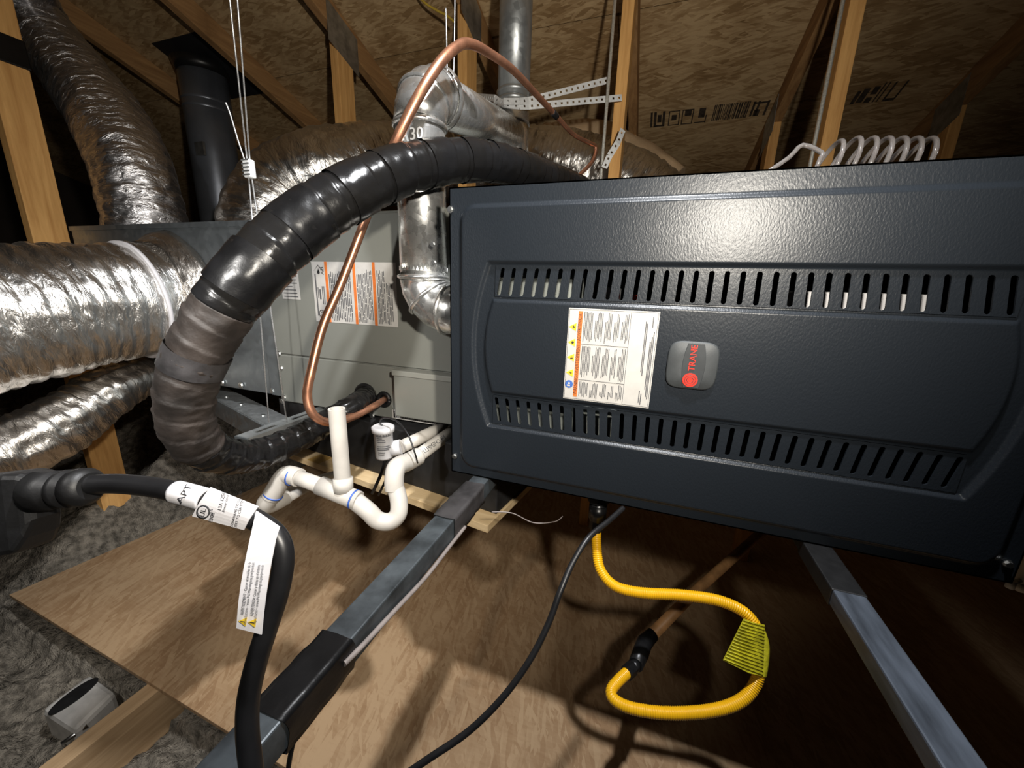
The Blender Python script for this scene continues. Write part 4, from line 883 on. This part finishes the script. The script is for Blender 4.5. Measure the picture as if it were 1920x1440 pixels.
# ================================================================ GAS LINE
gl = thing('gas_connector', 'bright yellow corrugated gas connector looping below the furnace', 'gas hose', (0.1, 0.5, -0.55))
GR = 0.0090
gp = [W(at(x_, y_, d_), GR) for x_, y_, d_ in ((1118, 990, 0.735), (1119, 1030, 0.725), (1126, 1068, 0.71), (1152, 1098, 0.695), (1200, 1111, 0.68), (1280, 1116, 0.665), (1350, 1127, 0.655), (1400, 1152, 0.645), (1426, 1195, 0.635), (1427, 1240, 0.625), (1415, 1285, 0.62), (1385, 1316, 0.615), (1330, 1333, 0.615), (1250, 1337, 0.62), (1185, 1328, 0.635), (1152, 1312, 0.65), (1146, 1295, 0.665), (1158, 1278, 0.68), (1175, 1262, 0.70))]
P = resample(smooth_path(gp, 16), 0.0007); path, R = split(P)
mb = MB(); mb.tube(path, R, 22, lambda L, a, r, i: r + 0.0005 * math.sin(2 * PI * L / 0.0036)); mb.build('corrugated_hose', 'yellow', gl)
mb = MB(); e0 = path[-1]; ed_ = (path[-1] - path[-12]).normalized(); mb.tube([e0 - ed_ * 0.002, e0 + ed_ * 0.02], 0.0125, 6, smooth=False); mb.tube([e0 + ed_ * 0.02, e0 + ed_ * 0.035], 0.0105, 20); mb.build('flare_nut', 'iron', gl)
mb = MB(); mb.tube([path[0] + EZ * 0.018, path[0] - EZ * 0.003], 0.0135, 6, smooth=False); mb.build('flare_nut', 'iron', gl)
# yellow tag folded round the hose
i0 = min(range(len(path)), key=lambda k: (path[k] - at(1428, 1172, 0.64)).length); i1 = min(range(len(path)), key=lambda k: (path[k] - at(1424, 1262, 0.622)).length)
mb = MB(); mb.tube(path[i0:i1:6], 0.0106, 20, cap=False); 
q = [path[i0] - right * 0.012, path[i1] - right * 0.010, at(1408, 1262, 0.472), at(1356, 1238, 0.47), at(1393, 1160, 0.474)]
tg = mb.build('caution_tag', 'yellow_tag', gl); tg['label'] = 'pleated yellow tag wrapped around hose'
mb = MB(); q = [at(1434, 1172, 0.626), at(1430, 1268, 0.612), at(1404, 1262, 0.608), at(1356, 1238, 0.604), at(1395, 1160, 0.616), at(1414, 1168, 0.62)]; n_ = back; mb.prism(q, n_ * -0.0008); mb.build('tag_flap', 'yellow_tag', tg)
nl = MB(); 
for k in range(15):
    a = q[4].lerp(q[3], 0.03 + k * 0.067); b_ = q[0].lerp(q[1], 0.03 + k * 0.067); nl.tube([a + n_ * 0.0008, (a + b_) / 2 + n_ * 0.0012, b_ + n_ * 0.0008], 0.0006, 6)
nl.build('tag_pleat', 'yellow_tag', tg)
# iron nipple from the furnace bottom, wrapped with tape
gi = thing('gas_nipple', 'black iron gas fitting dropping from furnace underside', 'pipe fitting', path[0])
c = path[0] + EZ * 0.018; tp = Vector((c.x - 0.002, c.y + 0.006, Z0 - 0.0005))
mb = MB(); mb.tube([c - EZ * 0.0, c + (tp - c) * 0.6], 0.0145, 24); mb.tube([c + (tp - c) * 0.55, tp + EZ * 0.0], 0.020, 8, smooth=False); mb.build('nipple', 'iron', gi)
mb = MB(); mb.tube([c + EZ * 0.004, c + (tp - c) * 0.45], 0.0166, 24, lambda L, a, r, i: r + 0.001 * mn.noise(Vector((math.cos(a) * 3, math.sin(a) * 3, L * 50)))); mb.build('tape_wrap', 'tape', gi)
e1 = e0 + ed_ * 0.035
bp = thing('gas_pipe', 'brown coated gas pipe sloping away under the furnace', 'pipe', e1)
pts = [e1, at(1208, 1205, 0.775), at(1300, 1112, 0.88), at(1420, 1005, 1.03), at(1520, 925, 1.2)]
mb = MB(); mb.tube(pts[1:], [0.0115, 0.0115, 0.0115, 0.0115], 20); mb.build('run', 'brown', bp)
mb = MB(); mb.tube([pts[0] - ed_ * 0.004, (pts[0] + pts[1]) / 2, pts[1], pts[1].lerp(pts[2], 0.15)], [0.0135, 0.0155, 0.0155, 0.013], 20); mb.build('coupling', 'iron', bp)
wp = thing('white_pipe', 'white plastic pipe end peeking out past furnace bottom right corner', 'pipe', at(1912, 1100, 0.62))
a = at(1910, 1104, 0.62); mb = MB(); mb.tube([a, a + EZ * 0.16], 0.0075, 20); mb.tube([a - EZ * 0.001, a + EZ * 0.012], 0.009, 20); mb.build('upright', 'pvc', wp)
b_ = at(1895, 1096, 0.61); mb = MB(); mb.tube([b_ - EZ * 0.006, b_ + EZ * 0.008], 0.0055, 16); mb.tube([b_ + EZ * 0.003, Vector((a.x, a.y, b_.z + 0.003))], 0.0035, 10); mb.build('cap', 'white', wp)
# ================================================================ CABLES
bc_ = [at(1168, 953, 0.615), at(1140, 978, 0.58), at(1104, 1008, 0.55), at(1074, 1055, 0.53), at(1050, 1110, 0.51), at(1028, 1170, 0.50), at(995, 1235, 0.49), at(945, 1305, 0.48), at(880, 1370, 0.47), at(800, 1425, 0.46), at(720, 1480, 0.45)]
mb = MB(); mb.tube([Vector(q[:3]) for q in smooth_path([tuple(p) for p in bc_], 12)], 0.0042, 12); tag(mb.build('black_cable', 'black'), 'thin glossy black cable curving from furnace underside to bottom edge', 'cable')
gc = [onX(872, 988, -0.2485), onX(845, 1022, -0.248), onX(800, 1080, -0.248), onX(740, 1145, -0.2475), onX(680, 1210, -0.2475), onX(645, 1245, -0.2495)]
mb = MB(); mb.tube([Vector(q[:3]) for q in smooth_path([tuple(p) for p in gc], 10)], 0.0030, 10); tag(mb.build('grey_cable', 'grey_cable'), 'pale grey cable clipped along the side of left steel bar', 'cable')
wc = [onX(578, 1335, -0.262), onX(560, 1365, -0.262), onX(548, 1400, -0.264), onX(540, 1445, -0.268), onX(535, 1500, -0.27)]
mb = MB(); mb.tube([Vector(q[:3]) for q in smooth_path([tuple(p) for p in wc], 8)], 0.0022, 8); tag(mb.build('black_cable', 'black'), 'short thin black cable hanging from tape band on steel bar', 'cable')
tw = [at(922, 960, 0.72), at(960, 962, 0.72), at(1000, 980, 0.73), at(1040, 978, 0.74), at(1055, 968, 0.75)]
mb = MB(); mb.tube([Vector(q[:3]) for q in smooth_path([tuple(p) for p in tw], 8)], 0.0011, 6); tag(mb.build('thin_wire', 'grey_cable'), 'hair-thin stray wire sagging below furnace front edge', 'wire')
# ================================================================ POWER CORD
pc = thing('power_cord', 'heavy black power cord with white tags and plug hanging close at left', 'power cord', (-0.3, 0.1, -0.25))
cpts = [at(160, 909, 0.245), at(220, 907, 0.245), at(290, 914, 0.243), at(360, 930, 0.24), at(430, 952, 0.238), at(488, 980, 0.236), at(522, 1010, 0.235), at(531, 1050, 0.234), at(522, 1110, 0.233), at(500, 1180, 0.232), at(480, 1245, 0.231), at(466, 1310, 0.23), at(464, 1370, 0.229), at(470, 1430, 0.228), at(478, 1500, 0.227)]
cpath = [Vector(q[:3]) for q in smooth_path([tuple(p) for p in cpts], 16)]
mb = MB(); mb.tube(cpath, 0.0062, 20); mb.build('cord', 'black', pc)
# plug: body with shoulder, ribbed strain relief
A0 = at(165, 912, 0.245); ax = (A0 - at(90, 920, 0.247)).normalized()
mb = MB(); q = []; rr_ = []
for s_, r_ in ((-0.004, 0.0085), (0.002, 0.012), (0.009, 0.0122), (0.011, 0.010), (0.014, 0.010), (0.016, 0.0122), (0.021, 0.0122), (0.023, 0.010), (0.027, 0.010), (0.029, 0.0122), (0.035, 0.0125), (0.044, 0.014)): q.append(A0 - ax * (s_ * 0.74)); rr_.append(r_)
mb.tube(q, rr_, 24); mb.build('strain_relief', 'rubber', pc)
s0 = A0 - ax * 0.031; sdw = ax.cross(back).normalized(); sdw = sdw if sdw.z < 0 else -sdw; nw = ax.cross(sdw)
mb = MB(); sec = []
for s_, u0, u1, d_ in ((0, -0.011, 0.016, 0.008), (0.005, -0.0135, 0.027, 0.010), (0.012, -0.0145, 0.036, 0.0115), (0.05, -0.0145, 0.039, 0.0115), (0.055, -0.012, 0.037, 0.010)):
    for a, b_ in ((u0, -d_), (u1, -d_), (u1, d_), (u0, d_)): mb.v.append(s0 - ax * s_ + sdw * a + nw * b_)
for k in range(4):
    for i in range(4): j = (i + 1) % 4; mb.quad([k * 4 + i, k * 4 + j, k * 4 + 4 + j, k * 4 + 4 + i])
mb.quad([0, 3, 2, 1]); mb.quad([16, 17, 18, 19]); mb.build('plug_body', 'rubber', pc, bevel=0.003)
mb = MB()
for u in (0.004, 0.022): c = s0 - ax * 0.055 + sdw * u; mb.box((c.x - 0.018, c.y - 0.003, c.z - 0.001), (c.x, c.y + 0.003, c.z + 0.001))
mb.build('prong', 'screw', pc)
# tags
def seg_idx(px, py, D): return min(range(len(cpath)), key=lambda k: (cpath[k] - at(px, py, D)).length)
ia, ib = seg_idx(328, 920, 0.24), seg_idx(384, 940, 0.238)
mb = MB(); mb.tube(cpath[ia:ib + 1], 0.0070, 24); tg = mb.build('sleeve_tag', 'tag', pc); tg['label'] = 'white sleeve label around the cord'
m0 = (cpath[ia] + cpath[ib]) / 2; dxx = (cpath[ib] - cpath[ia]).normalized(); vw = (-m0).normalized(); vw = (vw - dxx * vw.dot(dxx)).normalized(); dn = dxx.cross(vw); dn = dn if dn.z < 0 else -dn
text('sleeve_lettering', 'APT', 0.0062, m0 + vw * 0.0074 + dn * 0.0052 + dxx * 0.0015, -dn, -dxx, 'ink', tg)
# UL tag: flag folded over the cord, seen flat
def flagtag(name, corners, label, bend=0.0):
    mb = MB(); a, b_, c, d_ = corners; n = (b_ - a).cross(d_ - a).normalized(); n = n if n.dot(-a) > 0 else -n
    N = 8; o = 0
    for s_ in (0, 1):
        for i in range(N + 1):
            f_ = i / N; off = n * (bend * math.sin(PI * f_) - s_ * 0.0006)
            mb.v += [a.lerp(d_, f_) + off, b_.lerp(c, f_) + off]
    for s_ in (0, 1):
        for i in range(N): k = s_ * 2 * (N + 1) + 2 * i; qd = [k, k + 1, k + 3, k + 2]; mb.quad(qd if s_ == 0 else qd[::-1])
    h = 2 * (N + 1)
    for i in range(N):
        mb.quad([2 * i, 2 * i + 2, h + 2 * i + 2, h + 2 * i]); mb.quad([2 * i + 1, h + 2 * i + 1, h + 2 * i + 3, 2 * i + 3])
    mb.quad([0, h, h + 1, 1]); mb.quad([2 * N, 2 * N + 1, h + 2 * N + 1, h + 2 * N])
    o = mb.build(name, 'tag', pc); o['label'] = label; return o, n
Dt = 0.226
t2c = [at(394, 914, Dt), at(484, 950, Dt), at(457, 994, Dt), at(360, 968, Dt)]
tg2, n2 = flagtag('rating_tag', t2c, 'white rating tag with test mark', 0.0012)
ex2 = (t2c[2] - t2c[3]).normalized(); ey2 = n2.cross(ex2); O2 = t2c[3] + n2 * 0.0008
if ey2.dot(t2c[0] - t2c[3]) < 0: ey2 = -ey2
W2_, H2_ = (t2c[2] - t2c[3]).length, (t2c[0] - t2c[3]).dot(ey2)
# printing runs across the tag, bottom to top
tx, ty = ey2, -ex2
def T2(s_, size, u, v_): text('tag_print', s_, size, O2 + ex2 * (W2_ * u) + ey2 * (H2_ * v_) + n2 * 0.0009, tx, ty, 'ink', tg2)
cc = O2 + ex2 * (W2_ * 0.22) + ey2 * (H2_ * 0.27) + n2 * 0.0009; mb = MB(); ring(mb, [cc + ex2 * 0.0036 * math.cos(2 * PI * i / 20) + ey2 * 0.0036 * math.sin(2 * PI * i / 20) for i in range(20)], 0.00035); mb.build('test_mark_ring', 'ink', tg2)
T2('UL', 0.0042, 0.22, 0.11); T2('US', 0.002, 0.36, 0.3); T2('13A 125V', 0.0030, 0.50, 0.42); T2('Power cord', 0.0022, 0.58, 0.42); T2('E308', 0.0032, 0.40, 0.0); T2('CONFORMS TO UL STD', 0.0021, 0.80, 0.02); T2('CERT TO CSA STD', 0.0021, 0.87, 0.02)
# long warning tag hanging down
Dl = 0.222
pz = [at(480, 958, Dl + 0.004), at(524, 988, Dl + 0.004), at(517, 1010, Dl), at(490, 1190, Dl - 0.004), at(443, 1178, Dl - 0.004), at(464, 1030, Dl)]
tg3, n3 = flagtag('warning_tag', [pz[5], pz[2], pz[3], pz[4]], 'long white warning tag with yellow triangles', 0.0015)
mb = MB(); mb.prism([pz[0], pz[1], pz[2], pz[5]], -n3 * 0.0006); mb.build('tag_fold', 'tag', tg3)
uu = (pz[5] - pz[4]).normalized(); rr2 = -n3.cross(uu); rr2 = rr2 if rr2.dot(pz[3] - pz[4]) > 0 else -rr2
TL_ = (pz[5] - pz[4]).length; TW = (pz[3] - pz[4]).dot(rr2)
def T3(s_, size, u, v_, wd=None, mat='ink_grey'):
    f_ = v_; text('tag_print', s_, size, pz[4] + rr2 * (TW * u) + uu * (TL_ * v_) + n3 * 0.0022, uu, -rr2, mat, tg3, width=wd)
T3('AVERTISSEMENT : Cancer et troubles de la', 0.0026, 0.27, 0.20, TL_ * 0.66, 'ink'); T3('reproduction - www.P65Warnings.ca.gov/produit', 0.0024, 0.42, 0.08, TL_ * 0.78)
T3('ADVERTENCIA: Cancer y daños en el sistema', 0.0026, 0.66, 0.20, TL_ * 0.64, 'ink'); T3('reproductor - www.P65Warnings.ca.gov/product', 0.0024, 0.81, 0.10, TL_ * 0.74)
for u in (0.30, 0.68):
    c = pz[4] + rr2 * (TW * u) + uu * (TL_ * 0.115) + n3 * 0.0016; mb = MB(); s_ = 0.0024
    mb.prism([c - rr2 * s_, c + rr2 * s_ * 0.9 - uu * s_, c + rr2 * s_ * 0.9 + uu * s_], n3 * 0.0003); mb.build('hazard_triangle', 'yellow_ink', tg3)
    mb = MB(); mb.prism([c + n3 * 0.0003 - rr2 * 0.0012 - uu * 0.0002, c + n3 * 0.0003 + rr2 * 0.0014 - uu * 0.0002, c + n3 * 0.0003 + rr2 * 0.0014 + uu * 0.0002, c + n3 * 0.0003 - rr2 * 0.0012 + uu * 0.0002], n3 * 0.0002); mb.build('hazard_symbol', 'ink', tg3)
for o in bpy.data.objects:
    if 'org' in o: del o['org']
